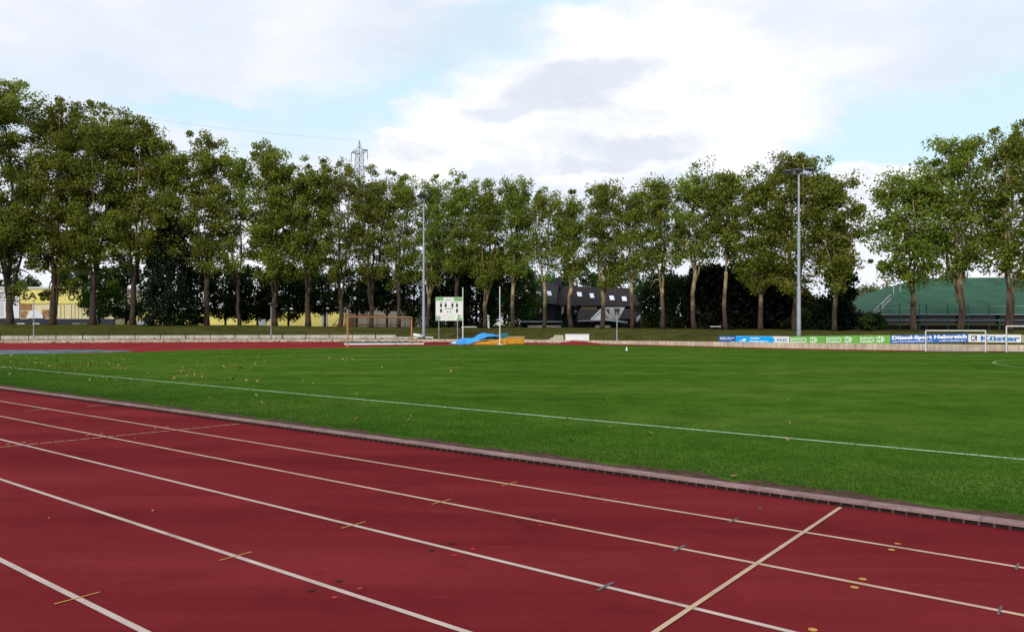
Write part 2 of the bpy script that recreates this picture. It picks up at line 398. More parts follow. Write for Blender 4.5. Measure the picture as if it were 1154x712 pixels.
# far side is reddish clay-coloured surface
far_edge = [(-120, 401.6), (0, 399.4), (100, 398.2), (160, 396.6), (220, 394.4), (300, 393), (380, 391.9), (480, 389.6), (560, 388.7), (620, 388.6), (700, 389.3), (780, 390.7),
            (860, 393), (960, 395.3), (1040, 396.4), (1154, 397.6)]
edge = [gp(*p) for p in far_edge]+[nt(62.4, -14), nt(62.4, -60)]
m = MB()
foot_pts = [gp(*p) for p in FOOT]
far_ring = [Vector((p[0], p[1], .008)) for p, q in zip(ring+nor*(-.03), px_ring) if -420 < q < 1500 and p[1] > 25]
far_ring.sort(key=lambda p: p.x/p.y)
ei = [Vector((p.x, p.y, .008)) for p in edge]
rows = 120
def resample(pts, n):
    a = np.array([[p.x, p.y] for p in pts]); s = np.concatenate([[0], np.cumsum(np.linalg.norm(np.diff(a, axis=0), axis=1))])
    u = np.linspace(0, s[-1], n); return np.stack([np.interp(u, s, a[:, 0]), np.interp(u, s, a[:, 1])], 1)
A, B = resample(far_ring, rows), resample(ei, rows)
for i in range(rows-1):
    m.quad((*B[i], .008), (*B[i+1], .008), (*A[i+1], .008), (*A[i], .008))
struct(m.build('far_track', M['clay']))
KN = 8.50
pitch_pts = [nt(KN+.42, -60, .016), nt(KN+.42, -20, .016), nt(KN+.42, 0, .016), nt(KN+.42, 30, .016), nt(KN+.45, 54, .016), nt(KN+.8, 58.5, .016)]
pitch_poly = [(p.x, p.y, .016) for p in pitch_pts]+[(p.x, p.y, .016) for p in edge]
m = MB(); m.poly(pitch_poly); struct(m.build('pitch_grass', M['pitch']))
# soil strip between kerb and turf
def strip(m, n0, n1, t0, t1, z, k=1):
    for i in range(k):
        a, b = t0+(t1-t0)*i/k, t0+(t1-t0)*(i+1)/k
        m.quad(nt(n0, a, z), nt(n0, b, z), nt(n1, b, z), nt(n1, a, z))
m = MB()
tt = np.arange(-25, 56, .18); wob = .09*np.sin(tt*3.1)+.07*np.sin(tt*7.7+1)+.05*RNG.normal(size=len(tt))
for i in range(len(tt)-1):
    m.quad(nt(KN+.17, tt[i], .020), nt(KN+.17, tt[i+1], .020), nt(KN+.66+wob[i+1], tt[i+1], .020), nt(KN+.66+wob[i], tt[i], .020))
struct(m.build('soil_strip', M['soil']))
LN = [7.24, 6.06, 4.845, 3.60, 2.37, 1.15]
m = MB(); c = MB()
for k, n in enumerate(LN):
    strip(c if k < 2 else m, n-.024, n+.024, -45, 57, .0085, 1)
struct(m.build('lane_lines', M['line'])); struct(c.build('cream_lane_lines', M['line_cream']))
m = MB(); strip(m, .2, KN-.06, 2.245-.019, 2.245+.019, .0125)
def bar(m, p, q, w, z):
    d = (q-p).normalized(); s = Vector((-d.y, d.x, 0))*w/2; p = Vector((p.x, p.y, z)); q = Vector((q.x, q.y, z))
    m.quad(p-s, q-s, q+s, p+s)
struct(m.build('finish_line', M['line_cream']))
m = MB()
b0, b1 = gp(270, 478), gp(0, 504.7); ln = (b1-b0)
for i in range(26):
    f0, f1 = i/26, (i+.86)/26; bar(m, b0+ln*f0*1.25, b0+ln*f1*1.25, .035, .0125)
bar(m, gp(98, 458.4), gp(121, 456.6), .03, .0125); bar(m, gp(28, 463.6), gp(52, 461.4), .03, .0125)
struct(m.build('dashed_cross_line', M['line_cream']))
y = MB(); g = MB(); p_ = MB(); d_ = MB()
for n in LN:
    strip(y, n-.15, n+.15, 5.70-.008, 5.70+.008, .0115)
    strip(g, n-.11, n+.11, 2.92-.014, 2.92+.014, .0115)
    for s in (-.115, .115):
        p_.disc(nt(n+s, 4.30, .0095), .022, sx=1.0); y.disc(nt(n+s, 1.485, .0095), .029); d_.disc(nt(n+s*1.1, 4.55, .0095), .030)
        y.disc(nt(n+s, 13.9, .0095), .03)
    strip(g, n-.10, n+.10, .60-.008, .60+.008, .0115)
struct(y.build('yellow_track_marks', M['y_mark'])); struct(g.build('grey_track_marks', M['g_mark']))
struct(p_.build('pink_track_marks', M['p_mark'])); struct(d_.build('dark_track_marks', M['d_mark']))
m = MB(); strip(m, 12.90, 13.00, -55, 50.2, .022, 1); struct(m.build('touch_line', M['chalk']))
m = MB(); strip(m, 25.5, 44, 34.6-.06, 34.6+.06, .022)
for i in range(60):
    a0, a1 = math.pi*(.02+.96*i/60), math.pi*(.02+.96*(i+1)/60); R0, R1 = 9.07, 9.19
    f = lambda a, R: nt(45.5-R*math.cos(a), -4.4+R*math.sin(a), .022)
    m.quad(f(a0, R0), f(a1, R0), f(a1, R1), f(a0, R1))
struct(m.build('penalty_and_circle_lines', M['chalk_faint']))
# kerb: slab on little feet over a dark drain
m = MB(); 
kt = thing('track_kerb', 'low pinkish concrete kerb with dark drain slots between track and grass', 'kerb', nt(KN, 0, 0))
for i in range(68):
    t0 = -12+i*1.0
    m.box(nt(KN, t0, .046), nt(0, .996), nt(.16, 0), (0, 0, .026))
m.build('slab', M['kerb'], kt)
m = MB(); m.box(nt(KN+.03, -12, .006), nt(0, 68), nt(.12, 0), (0, 0, .040)); m.build('drain', M['slot'], kt)
m = MB()
for i in range(544):
    t0 = -12+i*.125; m.box(nt(KN+.006, t0, .006), nt(0, .022), nt(.02, 0), (0, 0, .0395))
o = m.build('foot_row', M['soil'], kt)
# grass blades along the near edge of the turf
def blades(n):
    u = RNG.random(n); nn = KN+.70+7.5*u**1.5+.09*RNG.normal(size=n).clip(-2, 2)*(u < .15)
    lo = nn*-.05-.5; hi = nn*3.1
    t = lo+(hi-lo)*RNG.random(n)**1.35
    x = nn*SN-t*CN; y = nn*CN+t*SN
    h = (.014+.020*RNG.random(n))*np.clip(1.3-(nn-KN)/9, .3, 1); h *= 1+1.2*(RNG.random(n) < .02); w = .004+.004*RNG.random(n)
    a = RNG.random(n)*2*np.pi; la = RNG.random(n)*2*np.pi; le = h*.7*RNG.random(n)
    v = np.empty((n, 3, 3)); z0 = .014
    v[:, 0] = np.stack([x-np.cos(a)*w, y-np.sin(a)*w, np.full(n, z0)], 1)
    v[:, 1] = np.stack([x+np.cos(a)*w, y+np.sin(a)*w, np.full(n, z0)], 1)
    v[:, 2] = np.stack([x+np.cos(la)*le, y+np.sin(la)*le, z0+h], 1)
    return v
def cards(name, v, mat, tint, parent=None, loc=None):
    """v: (n, k, 3) polygons of k corners with a tint per polygon"""
    n, k, _ = v.shape
    off = np.array(loc if loc is not None else (0, 0, 0), float)
    me = bpy.data.meshes.new(name); me.vertices.add(n*k); me.vertices.foreach_set('co', (v-off).reshape(-1))
    me.loops.add(n*k); me.loops.foreach_set('vertex_index', np.arange(n*k, dtype=np.int32))
    me.polygons.add(n); me.polygons.foreach_set('loop_start', np.arange(0, n*k, k, dtype=np.int32))
    a = me.attributes.new('tint', 'FLOAT', 'FACE'); a.data.foreach_set('value', np.clip(tint, 0, 1).astype(np.float32))
    me.materials.append(mat); me.update(calc_edges=True)
    o = bpy.data.objects.new(name, me); C.objects.link(o)
    if parent is not None: o.parent = parent
    elif loc is not None: o.location = off
    return o
bl = blades(170000)
o = cards('grass', bl, M['blade'], RNG.random(len(bl))); tag(o, 'short green grass blades at the edge of the pitch beside the kerb', 'grass', kind='stuff')
# fallen leaves
def ground_leaves(pts, size, z=.03):
    n = len(pts); a = RNG.random(n)*2*np.pi; s = size*(.6+.8*RNG.random(n)); s2 = s*(.5+.4*RNG.random(n))
    u = np.stack([np.cos(a), np.sin(a), .5*RNG.normal(size=n)], 1); w = np.stack([-np.sin(a), np.cos(a), .5*RNG.normal(size=n)], 1)
    c = np.concatenate([pts, (z+.3*s)[:, None]], 1)
    ang = [0, .9, 1.7, 2.6, 3.6, 4.5, 5.4]
    return np.stack([c+u*(s*math.cos(q)*(1 if i % 2 else .75))[:, None]*.5+w*(s2*math.sin(q)*(1 if i % 2 else .75))[:, None]*.5 for i, q in enumerate(ang)], 1)
L = []
def pix_scatter(n, x0, x1, y0, y1, pw=1.0, clump=False):
    px = x0+(x1-x0)*RNG.random(n); py = y0+(y1-y0)*RNG.random(n)**pw
    if clump:
        k = max(6, n//9); cx = x0+(x1-x0)*RNG.random(k); cy = y0+(y1-y0)*RNG.random(k)**pw; j = RNG.integers(0, k, n)
        px = cx[j]+RNG.normal(size=n)*13; py = cy[j]+RNG.normal(size=n)*2.2; py = np.clip(py, 396, 600)
    Y = F*CAMH/(py-HY); X = (px-CX)/F*Y
    p = np.stack([X, Y], 1); nn = X*SN+Y*CN; return p[nn > KN+.6]
L += [pix_scatter(520, -40, 150, 399.5, 418, 1.3), pix_scatter(300, -40, 330, 399, 430, 1.2, True), pix_scatter(130, 60, 520, 396, 425, 1.1, True), pix_scatter(60, 250, 900, 398, 500, 1.6),
      pix_scatter(45, -20, 420, 425, 470)]
P = np.concatenate(L); v = ground_leaves(P, .088, .018)
LT = [nt(7.0+1.4*RNG.random(), 1+40*RNG.random()) for _ in range(14)]+[nt(2+6*RNG.random(), 4+26*RNG.random()) for _ in range(6)]
v = np.concatenate([v, ground_leaves(np.array([[p.x, p.y] for p in LT]), .055, .004)])
LW = []
for i in range(NR):
    if -100 < px_ring[i] < 640 and ring[i][1] > 30:
        for _ in range(14):
            p = ring[i]+nor[i]*(-.05-.5*RNG.random()**2)+tang[i]*RNG.normal()*.7; LW.append((p[0], p[1], .02))
        if px_ring[i] < 470:
            for _ in range(26):
                d = .5+2.7*RNG.random(); p = ring[i]+nor[i]*d+tang[i]*RNG.normal()*.7; LW.append((p[0], p[1], .28))
LW = np.array(LW); vw = ground_leaves(LW[:, :2], .16); vw[:, :, 2] += (LW[:, 2]-.03)[:, None]
v = np.concatenate([v, vw])
o = cards('fallen_leaves', v, M['fallen'], RNG.random(len(v))**1.3); tag(o, 'dry brown and yellow leaves scattered over the pitch and along the wall', 'leaves', kind='stuff')
NAMED = [((827, 541), 'brown dry leaf at the turf edge behind the kerb, left of the finish line', .11), ((963, 505), 'dark curled leaf on the grass just below the chalk touch line', .12),
         ((295, 455.5), 'pale brown leaf on the grass beyond the kerb and below the touch line', .17), ((712, 513.5), 'tan leaf flat on the grass close to the kerb in the middle', .13),
         ((718, 507), 'small dark leaf beside the tan leaf near the kerb', .09)]
for (px, py), lb, s in NAMED:
    p = gp(px, py); vv = ground_leaves(np.array([[p.x, p.y]]), s*.75, .028)
    o = cards('fallen_leaf', vv, M['fallen'], np.array([.55 if 'dark' not in lb else .1]), loc=(p.x, p.y, .02)); tag(o, lb, 'leaf', 'single leaves near the kerb')
# ---------------------------------------------------------------- low walls
def ring_wall(name, label, d0, d1, z0f, z1f, sel, mat, seam=3):
    ids = [i for i in range(NR) if sel(i)]
    brk = [k for k in range(len(ids)-1) if ids[k+1] != ids[k]+1]
    if brk: ids = ids[brk[0]+1:]+ids[:brk[0]+1]
    mid = ids[len(ids)//2]; loc = Vector((*(ring[mid]+nor[mid]*d0), z0f(mid)))
    m = MB(); gap = .012
    for q in range(0, len(ids)-1):
        i, j = ids[q], ids[q+1]
        a0, a1, b0, b1 = spread(i, d0), spread(i, d1), spread(j, d0), spread(j, d1)
        sh = (b0-a0)/np.linalg.norm(b0-a0)*(gap if q % seam == 0 else 0)
        a0, a1 = a0+sh, a1+sh
        m.hexa([(*a0, z0f(i)), (*a1, z0f(i)), (*b1, z0f(j)), (*b0, z0f(j)), (*a0, z1f(i)), (*a1, z1f(i)), (*b1, z1f(j)), (*b0, z1f(j))])
    return tag(m.build(name, mat, loc=loc), label, 'wall')
ring_wall('boundary_wall', 'long low beige concrete wall running round the outer edge of the track', 0.0, .22, lambda i: -.05, lambda i: wall_h[i],
          lambda i: ring[i][1] > 15 and -500 < px_ring[i] < 1700, M['wall'], 1)
ring_wall('terrace_wall', 'pale grey second low wall behind the railing at the foot of the left bank', 3.45, 3.75, lambda i: .15, lambda i: .685,
          lambda i: ring[i][1] > 30 and -500 < px_ring[i] < 452, M['wall_grey'], 2)
# railing
ids = [i for i in range(NR) if ring[i][1] > 20 and -250 < px_ring[i] < 1350]
brk = [k for k in range(len(ids)-1) if ids[k+1] != ids[k]+1]
if brk: ids = ids[brk[0]+1:]+ids[:brk[0]+1]
RD = 1.25
base = spread(ids[len(ids)//2], RD); rl = thing('railing', 'thin dark green tube railing following the low wall round the track', 'railing', (*base, .24))
line = np.array([spread(i, RD) for i in ids]); s = np.concatenate([[0], np.cumsum(np.linalg.norm(np.diff(line, axis=0), axis=1))])
m = MB(); m.tube([(*p, 1.04) for p in line], .022, 6); m.build('top_rail', M['rail'], rl)
npost = int(s[-1]/2.45)
for k in range(npost+1):
    q = s[-1]*k/npost; x, y = np.interp(q, s, line[:, 0]), np.interp(q, s, line[:, 1])
    m = MB(); m.tube([(x, y, .18), (x, y, 1.035)], (.042 if np.interp(q, s, [px_ring[i] for i in ids]) < 452 else .030)*(1 if k % 4 else 1.25), 6); m.build('post', M['rail'], rl)
# ---------------------------------------------------------------- advertising boards
def board(name, label, px0, px1, yt, yb, mat, d=1.05):
    a, b = ray_hit(px0, d), ray_hit(px1, d)
    zt0 = CAMH-(yt[0]-HY)*a.y/F; zb0 = CAMH-(yb[0]-HY)*a.y/F; zt1 = CAMH-(yt[1]-HY)*b.y/F; zb1 = CAMH-(yb[1]-HY)*b.y/F
    u = (b-a); W = u.length; u = Vector((u.x, u.y, (zb1-zb0))).normalized(); nrm = Vector((u.y, -u.x, 0)).normalized()
    if nrm.y > 0: nrm = -nrm
    w = Vector((0, 0, 1)); o = Vector((a.x, a.y, zb0)); H = ((zt0-zb0)+(zt1-zb1))/2
    r = thing(name, label, 'advertising board', o+u*W/2, 'advertising boards on the railing')
    m = MB(); plate(m, o, u, w, nrm, .015, W-.015, 0, H, -.03, 0); m.build('panel', mat, r)
    for f in (.12, .88):
        m = MB(); p = o+u*W*f; m.box(p-u*.025-nrm*.07, u*.05, nrm*.035, Vector((0, 0, H*.9))); 
        m.box(Vector((p.x, p.y, .2))-u*.02-nrm*.07, u*.04, nrm*.034, Vector((0, 0, zb0-.2+.01)))
        m.build('bracket', M['rail'], r)
    return r, o, u, w, nrm, W, H
def dashes(m, o, u, w, nrm, x0, x1, y0, y1, seed, proud=.006):
    """a line of lettering too small to read: word-length strokes"""
    R = random.Random(seed); x = x0
    while x < x1-.02:
        L_ = min(R.uniform(.05, .13), x1-x); plate(m, o, u, w, nrm, x, x+L_*.8, y0+R.uniform(0, .2)*(y1-y0), y1, .0005, proud); x += L_+R.choice((.0, .0, .05))
r, o, u, w, nr, W, H = board('advertising_board', 'short navy blue board with tiny white lines, leftmost of the railing boards', 810, 829, (378.4, 378.6), (386.0, 386.4), M['b_navy'])
m = MB(); dashes(m, o, u, w, nr, .12, W-.1, H*.66, H*.80, 1); dashes(m, o, u, w, nr, .12, W*.8, H*.46, H*.55, 2); dashes(m, o, u, w, nr, W*.72, W-.08, H*.12, H*.2, 4); m.build('lettering', M['b_text'], r)
r, o, u, w, nr, W, H = board('advertising_board', 'bright sky blue board ending in an arrow on white, with blue capital letters', 829, 889.5, (378.6, 378.9), (386.6, 387.6), M['b_white'])
m = MB(); 
pts = [(.02, .01), (W*.70, .01), (W*.745, H*.5), (W*.70, H-.01), (.02, H-.01)]
i = len(m.v); m.v += [tuple(o+u*a+w*b+nr*.004) for a, b in pts]; m.f.append((0, 1, 2, 3, 4)); m.build('arrow_field', M['b_sky'], r)
m = MB(); dashes(m, o, u, w, nr, W*.08, W*.19, H*.2, H*.42, 5, .009); dashes(m, o, u, w, nr, W*.14, W*.22, H*.38, H*.62, 6, .009)
dashes(m, o, u, w, nr, W*.28, W*.47, H*.62, H*.78, 7, .009); dashes(m, o, u, w, nr, W*.27, W*.62, H*.2, H*.36, 8, .009); m.build('small_lettering', M['b_text'], r)
m = MB(); put_text(m, 'PASS', o, u, w, nr, W*.78, W*.955, H*.34, H*.72, .025); m.build('lettering', M['b_ink'], r)
gl = ['first of three light green boards with white flower mark, right of the white arrow board', 'middle one of the three light green boards with white lettering', 'last of three light green boards, next to the royal blue board']
for k, (x0, x1, y0, y1, b0, b1) in enumerate([(889.5, 930, 378.8, 378.4, 387.4, 387.2), (930, 968, 378.4, 378, 387.2, 387), (968, 1003.5, 378, 377.6, 387, 386.8)]):
    r, o, u, w, nr, W, H = board('advertising_board', gl[k], x0, x1, (y0, y1), (b0, b1), M['b_green'])
    m = MB(); put_text(m, 'Stadtwerke', o, u, w, nr, W*.03, W*.49, H*.54, H*.84, .012); put_text(m, 'D\u00fcsseldorf', o, u, w, nr, W*.03, W*.49, H*.14, H*.46, .012); m.build('lettering', M['b_text'], r)
    m = MB(); cx, cy = W*.67, H*.5
    for q in range(9):
        th = 2*math.pi*q/9+.35
        if q == 4: continue
        ri, ro = H*.12, H*.40; c_, s_ = math.cos(th), math.sin(th)
        pt = lambda R, k2: o+u*(cx+R*c_*1.25-k2*s_)+w*(cy+R*s_+k2*c_)+nr*.006
        m.poly([pt(ri, -H*.03), pt(ro, -H*.075), pt(ro*1.06, 0), pt(ro, H*.075), pt(ri, H*.03)])
    m.build('emblem', M['b_text'], r)
r, o, u, w, nr, W, H = board('advertising_board', 'long royal blue board with big white lettering, behind the small white goal', 1003.5, 1091, (377.4, 376.5), (386.7, 385.2), M['b_blue'])
m = MB(); put_text(m, 'D\u00fcssel-Sport Helmreich', o, u, w, nr, W*.02, W*.985, H*.33, H*.93, .045); dashes(m, o, u, w, nr, W*.03, W*.55, H*.12, H*.24, 9); dashes(m, o, u, w, nr, W*.64, W*.97, H*.12, H*.24, 10)
m.build('lettering', M['b_text'], r)
r, o, u, w, nr, W, H = board('advertising_board', 'white board with a dark square mark and blue lettering, behind two goal posts', 1091, 1151.3, (376.7, 376.9), (385.2, 385.9), M['b_white'])
m = MB(); plate(m, o, u, w, nr, W*.06, W*.17, H*.16, H*.84, .0005, .006); m.build('emblem', M['b_ink_dark'], r)
m = MB(); put_text(m, 'K', o, u, w, nr, W*.08, W*.155, H*.27, H*.73, .03, .011); m.build('emblem_letter', M['b_text'], r)
m = MB(); put_text(m, 'K\u00fcster', o, u, w, nr, W*.24, W*.97, H*.16, H*.82, .04); m.build('lettering', M['b_ink'], r)
r, o, u, w, nr, W, H = board('advertising_board', 'beige board with small dark lines at the right edge of the picture', 1151.6, 1200, (377.2, 377.4), (385.9, 386.2), plain('board_beige', (.42, .36, .27), .6, var=.08))
m = MB(); 
for k in range(4): dashes(m, o, u, w, nr, .08, W*.5, H*(.16+.2*k), H*(.25+.2*k), 20+k)
m.build('lettering', M['b_ink_dark'], r)
# ---------------------------------------------------------------- goals
g0, g1 = nt(42.05, 50.2), nt(49.45, 50.2); back = nt(0, 1.9); bv = nt(0, 1)
GR = .068
gt = thing('football_goal', 'full size tan goal frame without net in front of the far track', 'goal', (g0+g1)/2)
for p in (g0, g1):
    m = MB(); m.tube([p, p+Vector((0, 0, 2.44))], GR, 10); m.build('goal_post', M['wood'], gt)
m = MB(); m.tube([g0+Vector((0, 0, 2.5)), g1+Vector((0, 0, 2.5))], GR, 10); m.build('crossbar', M['wood'], gt)
m = MB(); m.tube([g0+back+Vector((0, 0, 1.85)), g1+back+Vector((0, 0, 1.85))], .045, 8); m.build('rear_bar', M['rust'], gt)
for p in (g0, g1):
    m = MB(); m.tube([p+Vector((0, 0, 2.44)), p+back*.55+Vector((0, 0, 2.42)), p+back+Vector((0, 0, 1.85)), p+back*1.1], .026, 6); m.build('net_bracket', M['rust'], gt)
m = MB(); q = g0+bv*.9; m.tube([g0+bv*.25+Vector((0, 0, 2.62)), g0+(g1-g0)*.60+bv*.25+Vector((0, 0, 2.62))], .05, 8)
for f in (.02, .3, .58): m.tube([g0+(g1-g0)*f+bv*.25+Vector((0, 0, 2.62)), g0+(g1-g0)*f+Vector((0, 0, 2.5))], .02, 6)
m.build('net_pole', M['rust'], gt)
def small_goal(label, pL, pR, yT, yB):
    a = gp(pL, yB[0]); b = gp(pR, yB[1]); h = (yB[0]-yT[0])*a.y/F
    t = thing('small_goal', label, 'goal', (a+b)/2, 'small white goals on the far track')
    bk = Vector((nt(1, 0).x, nt(1, 0).y, 0))*.85
    for p in (a, b):
        m = MB(); m.tube([p, p+Vector((0, 0, h))], .040, 8); m.build('goal_post', M['white_metal'], t)
        m = MB(); m.tube([p+Vector((0, 0, h*.96)), p+bk*.5+Vector((0, 0, h*.7)), p+bk+Vector((0, 0, .03))], .018, 6); m.tube([p+Vector((0, 0, .03)), p+bk+Vector((0, 0, .03))], .018, 6); m.build('side_stay', M['galv'], t)
    m = MB(); m.tube([a+Vector((0, 0, h)), b+Vector((0, 0, h))], .043, 8); m.build('crossbar', M['white_metal'], t)
    m = MB(); m.tube([a+bk+Vector((0, 0, .03)), b+bk+Vector((0, 0, .03))], .018, 6); m.build('ground_bar', M['galv'], t)
small_goal('small white goal frame in front of the royal blue board', 1043.2, 1110.6, (372.6, 372.6), (396.3, 396.6))
small_goal('small white goal cut off by the right edge of the picture', 1134.2, 1204, (367.6, 367.2), (396.9, 397.6))
# ---------------------------------------------------------------- floodlights and lamp posts
def floodlight(label, px, ytop, d, head, ybase):
    p = on_ground(ray_hit(px, d)); H = CAMH-(ytop-HY)*p.y/F
    t = thing('floodlight', label, 'floodlight', p, 'floodlight masts beside the track')
    m = MB(); z0 = p.z
    m.tube([(p.x, p.y, z0-.1), (p.x, p.y, z0+(H-z0)*.32), (p.x, p.y, z0+(H-z0)*.34), (p.x, p.y, z0+(H-z0)*.66), (p.x, p.y, z0+(H-z0)*.67), (p.x, p.y, H-.15)], [.175, .16, .135, .12, .095, .075], 12); m.build('pole', M['galv'], t)
    m = MB(); m.tube([(p.x, p.y, z0-.02), (p.x, p.y, z0+.25)], .24, 12); m.build('base', M['lamp'], t)
    m = MB()
    for k in range(14):
        z = z0+2.2+k*.33 if head == 'edge' else z0+2.2+k*.38
        m.tube([(p.x-.02, p.y-.1, z), (p.x-.34, p.y-.12, z)], .014, 5)
    if head == 'edge': m.build('climbing_rung', M['galv'], t)
    m = MB(); m.tube([(p.x-.2, p.y, z0+4.9), (p.x+.2, p.y, z0+4.9)], .09, 8); m.build('junction_box', M['lamp'], t)
    ax = Vector((1, .18, 0)).normalized() if head == 'wide' else Vector((.22, 1, 0)).normalized()
    m = MB(); c = Vector((p.x, p.y, H-.15)); m.tube([c-ax*1.05, c+ax*1.05], .05, 8); m.build('cross_arm', M['galv'], t)
    for k, s in enumerate((-1.0, -.12, .95)):
        m = MB(); q = c+ax*s+Vector((0, 0, .12+.12*k if head == 'wide' else .1)); f = Vector((-ax.y, ax.x, 0)); 
        f = f if f.dot(Vector((0, -1, 0))) > 0 or head == 'edge' else -f
        m.hexa([q-ax*.36-f*.25+Vector((0, 0, .05)), q+ax*.36-f*.25+Vector((0, 0, .05)), q+ax*.30+f*.30-Vector((0, 0, .12)), q-ax*.30+f*.30-Vector((0, 0, .12)),
                q-ax*.34-f*.25+Vector((0, 0, .25)), q+ax*.34-f*.25+Vector((0, 0, .25)), q+ax*.32+f*.36+Vector((0, 0, .04)), q-ax*.32+f*.36+Vector((0, 0, .04))])
        m.tube([q, (q.x, q.y, c.z)], .03, 6); m.build('lamp_head', M['lamp'], t)
    return t
floodlight('slim grey floodlight mast with climbing rungs beside the scoreboard', 477.5, 222, 2.6, 'edge', 381)
floodlight('tall grey floodlight mast with three dark lamp heads behind the green boards', 900.2, 194, 3.2, 'wide', 378)
def lamp_post(label, px, ytop, d, style):
    p = on_ground(ray_hit(px, d)); H = CAMH-(ytop-HY)*p.y/F
    t = thing('lamp_post', label, 'lamp post', p, 'small lamp posts at the railing')
    m = MB(); m.tube([(p.x, p.y, p.z-.05), (p.x, p.y, p.z+1.0), (p.x, p.y, p.z+1.02), (p.x, p.y, H-.1)], [.075, .07, .048, .042], 8); m.build('pole', M['galv'], t)
    m = MB()
    if style: m.tube([(p.x, p.y, H-.34), (p.x, p.y, H-.2), (p.x, p.y, H-.05), (p.x, p.y, H)], [.10, .36, .30, .06], 12)
    else: m.tube([(p.x, p.y, H-.12), (p.x, p.y, H)], [.10, .06], 8)
    m.build('lamp_head', M['lamp'], t)
lamp_post('thin grey lamp post in front of the yellow shop, at the far left railing', 38, 338, 1.9, 0)
lamp_post('grey lamp post with flat hood, halfway between ivy tree and tan goal', 305.5, 341, 2.1, 1)
lamp_post('grey lamp post with mushroom hood in front of the white gable house', 695.3, 347, 2.0, 1)
# ---------------------------------------------------------------- scoreboard
pa = on_ground(ray_hit(495, 2.6)); pb = on_ground(ray_hit(516, 2.6)); Ys = (pa.y+pb.y)/2
sb = thing('scoreboard', 'white and green scoreboard with black number slots on two posts', 'scoreboard', (pa+pb)/2)
def sp(px, py): return at(px, Ys, py)
for p, x in ((pa, 494.6), (pb, 515.6)):
    q = sp(x, 361.5); m = MB(); m.tube([(q.x, Ys+.03, p.z-.1), (q.x, Ys+.03, q.z)], .05, 8); m.build('post', M['galv'], sb)
o = sp(491, 361.3); u = Vector((1, 0, 0)); w = Vector((0, 0, 1)); nr = Vector((0, -1, 0)); W = (521-491)*Ys/F; H = (361.3-334.8)*Ys/F
m = MB(); plate(m, o, u, w, nr, 0, W, 0, H, -.12, 0); panel = m.build('panel', M['s_white'], sb)
m = MB(); plate(m, o, u, w, nr, .02, W*.29, H*.85, H-.02, .0005, .006); plate(m, o, u, w, nr, W*.68, W-.02, H*.83, H-.02, .0005, .006); plate(m, o, u, w, nr, .02, W*.16, .02, H*.2, .0005, .004); plate(m, o, u, w, nr, W*.80, W-.02, .02, H*.12, .0005, .006)
subpart(m, 'green_print', M['s_green'], panel, sb)
for (x, y) in ((.20, .655), (.375, .655), (.63, .655), (.80, .655), (.20, .43), (.80, .43)):
    m = MB(); plate(m, o, u, w, nr, W*(x-.036), W*(x+.036), H*(y-.085), H*(y+.075), .0005, .010); m.build('number_slot', M['black_text'], sb)
for x in (.45, .55):
    m = MB(); plate(m, o, u, w, nr, W*(x-.02), W*(x+.02), H*.35, H*.39, .0005, .010); m.build('colon_dot', M['black_text'], sb)
m = MB(); dashes(m, o, u, w, nr, W*.17, W*.40, H*.765, H*.80, 31, .008); dashes(m, o, u, w, nr, W*.60, W*.82, H*.765, H*.80, 32, .008); dashes(m, o, u, w, nr, W*.34, W*.66, H*.475, H*.53, 33, .008)
dashes(m, o, u, w, nr, W*.36, W*.64, H*.865, H*.90, 34, .008)
m.build('lettering', M['s_ink'], sb)
m = MB()
for k in range(3): dashes(m, o, u, w, nr, W*.30, W*.70, H*(.10+.08*k), H*(.125+.08*k), 41+k, .008)
m.build('small_lettering', M['s_pale'], sb)
for x, y in ((.13, .14), (.88, .20)):
    m = MB(); c = o+u*W*x+w*H*y+nr*.012; k = 16
    m.poly([c+u*W*.068*math.cos(2*math.pi*j/k)+w*W*.068*math.sin(2*math.pi*j/k) for j in range(k)]); ball = m.build('football_picture', M['b_white'], sb)
    m = MB()
    for j in range(6):
        th = 2*math.pi*j/5+.3; cc = c+nr*.004+(u*math.cos(th)+w*math.sin(th))*W*.045*(j < 5)
        m.poly([cc+u*W*.02*math.cos(2*math.pi*q/5)+w*W*.02*math.sin(2*math.pi*q/5) for q in range(5)])
    subpart(m, 'ball_patch', M['black_text'], ball, sb)
# ---------------------------------------------------------------- pole vault area
def grid_cloth(m, fn, nu, nv):
    b = len(m.v)
    for i in range(nu+1):
        for j in range(nv+1): m.v.append(tuple(fn(i/nu, j/nv)))
    for i in range(nu):
        for j in range(nv):
            a = b+i*(nv+1)+j; m.f.append((a, a+nv+1, a+nv+2, a+1))
Yf = gp(560, 388.2).y
mt = thing('landing_mat', 'ochre pole vault landing mat blocks on the far track', 'mat', (at(562, Yf, 388).x, Yf, 0))
def X(px, Y=Yf): return (px-CX)/F*Y
m = MB(); m.box((X(571.2), Yf+.1, .05), (X(591)-X(571.2), .10, 0), (-.2, 2.6, 0), (0, 0, .57)); b_ = m.build('mat_block', M['foam'], mt)
m = MB(); m.box((X(570.8), Yf+.06, .625), (X(591.4)-X(570.8), .10, 0), (-.2, 2.7, 0), (0, 0, .09)); m.build('mat_top', M['foam_top'], mt)
m = MB()
def wedge(s, t):
    x = X(533)+(X(571)-X(533))*s; h = .08+.55*s**.8+.04*math.sin(9*s)
    if t < .25: return (x, Yf-.05+.02*math.sin(14*s), .01+h*t/.25*.85)
    q = (t-.25)/.75; return (x+.05*math.sin(6*q), Yf+2.6*q, .01+h*(.85+.15*math.sin(q*2.2+.4))+.03*math.sin(12*s+5*q))
grid_cloth(m, wedge, 28, 10); m.build('sagging_mat', M['foam'], mt, True)
m = MB()
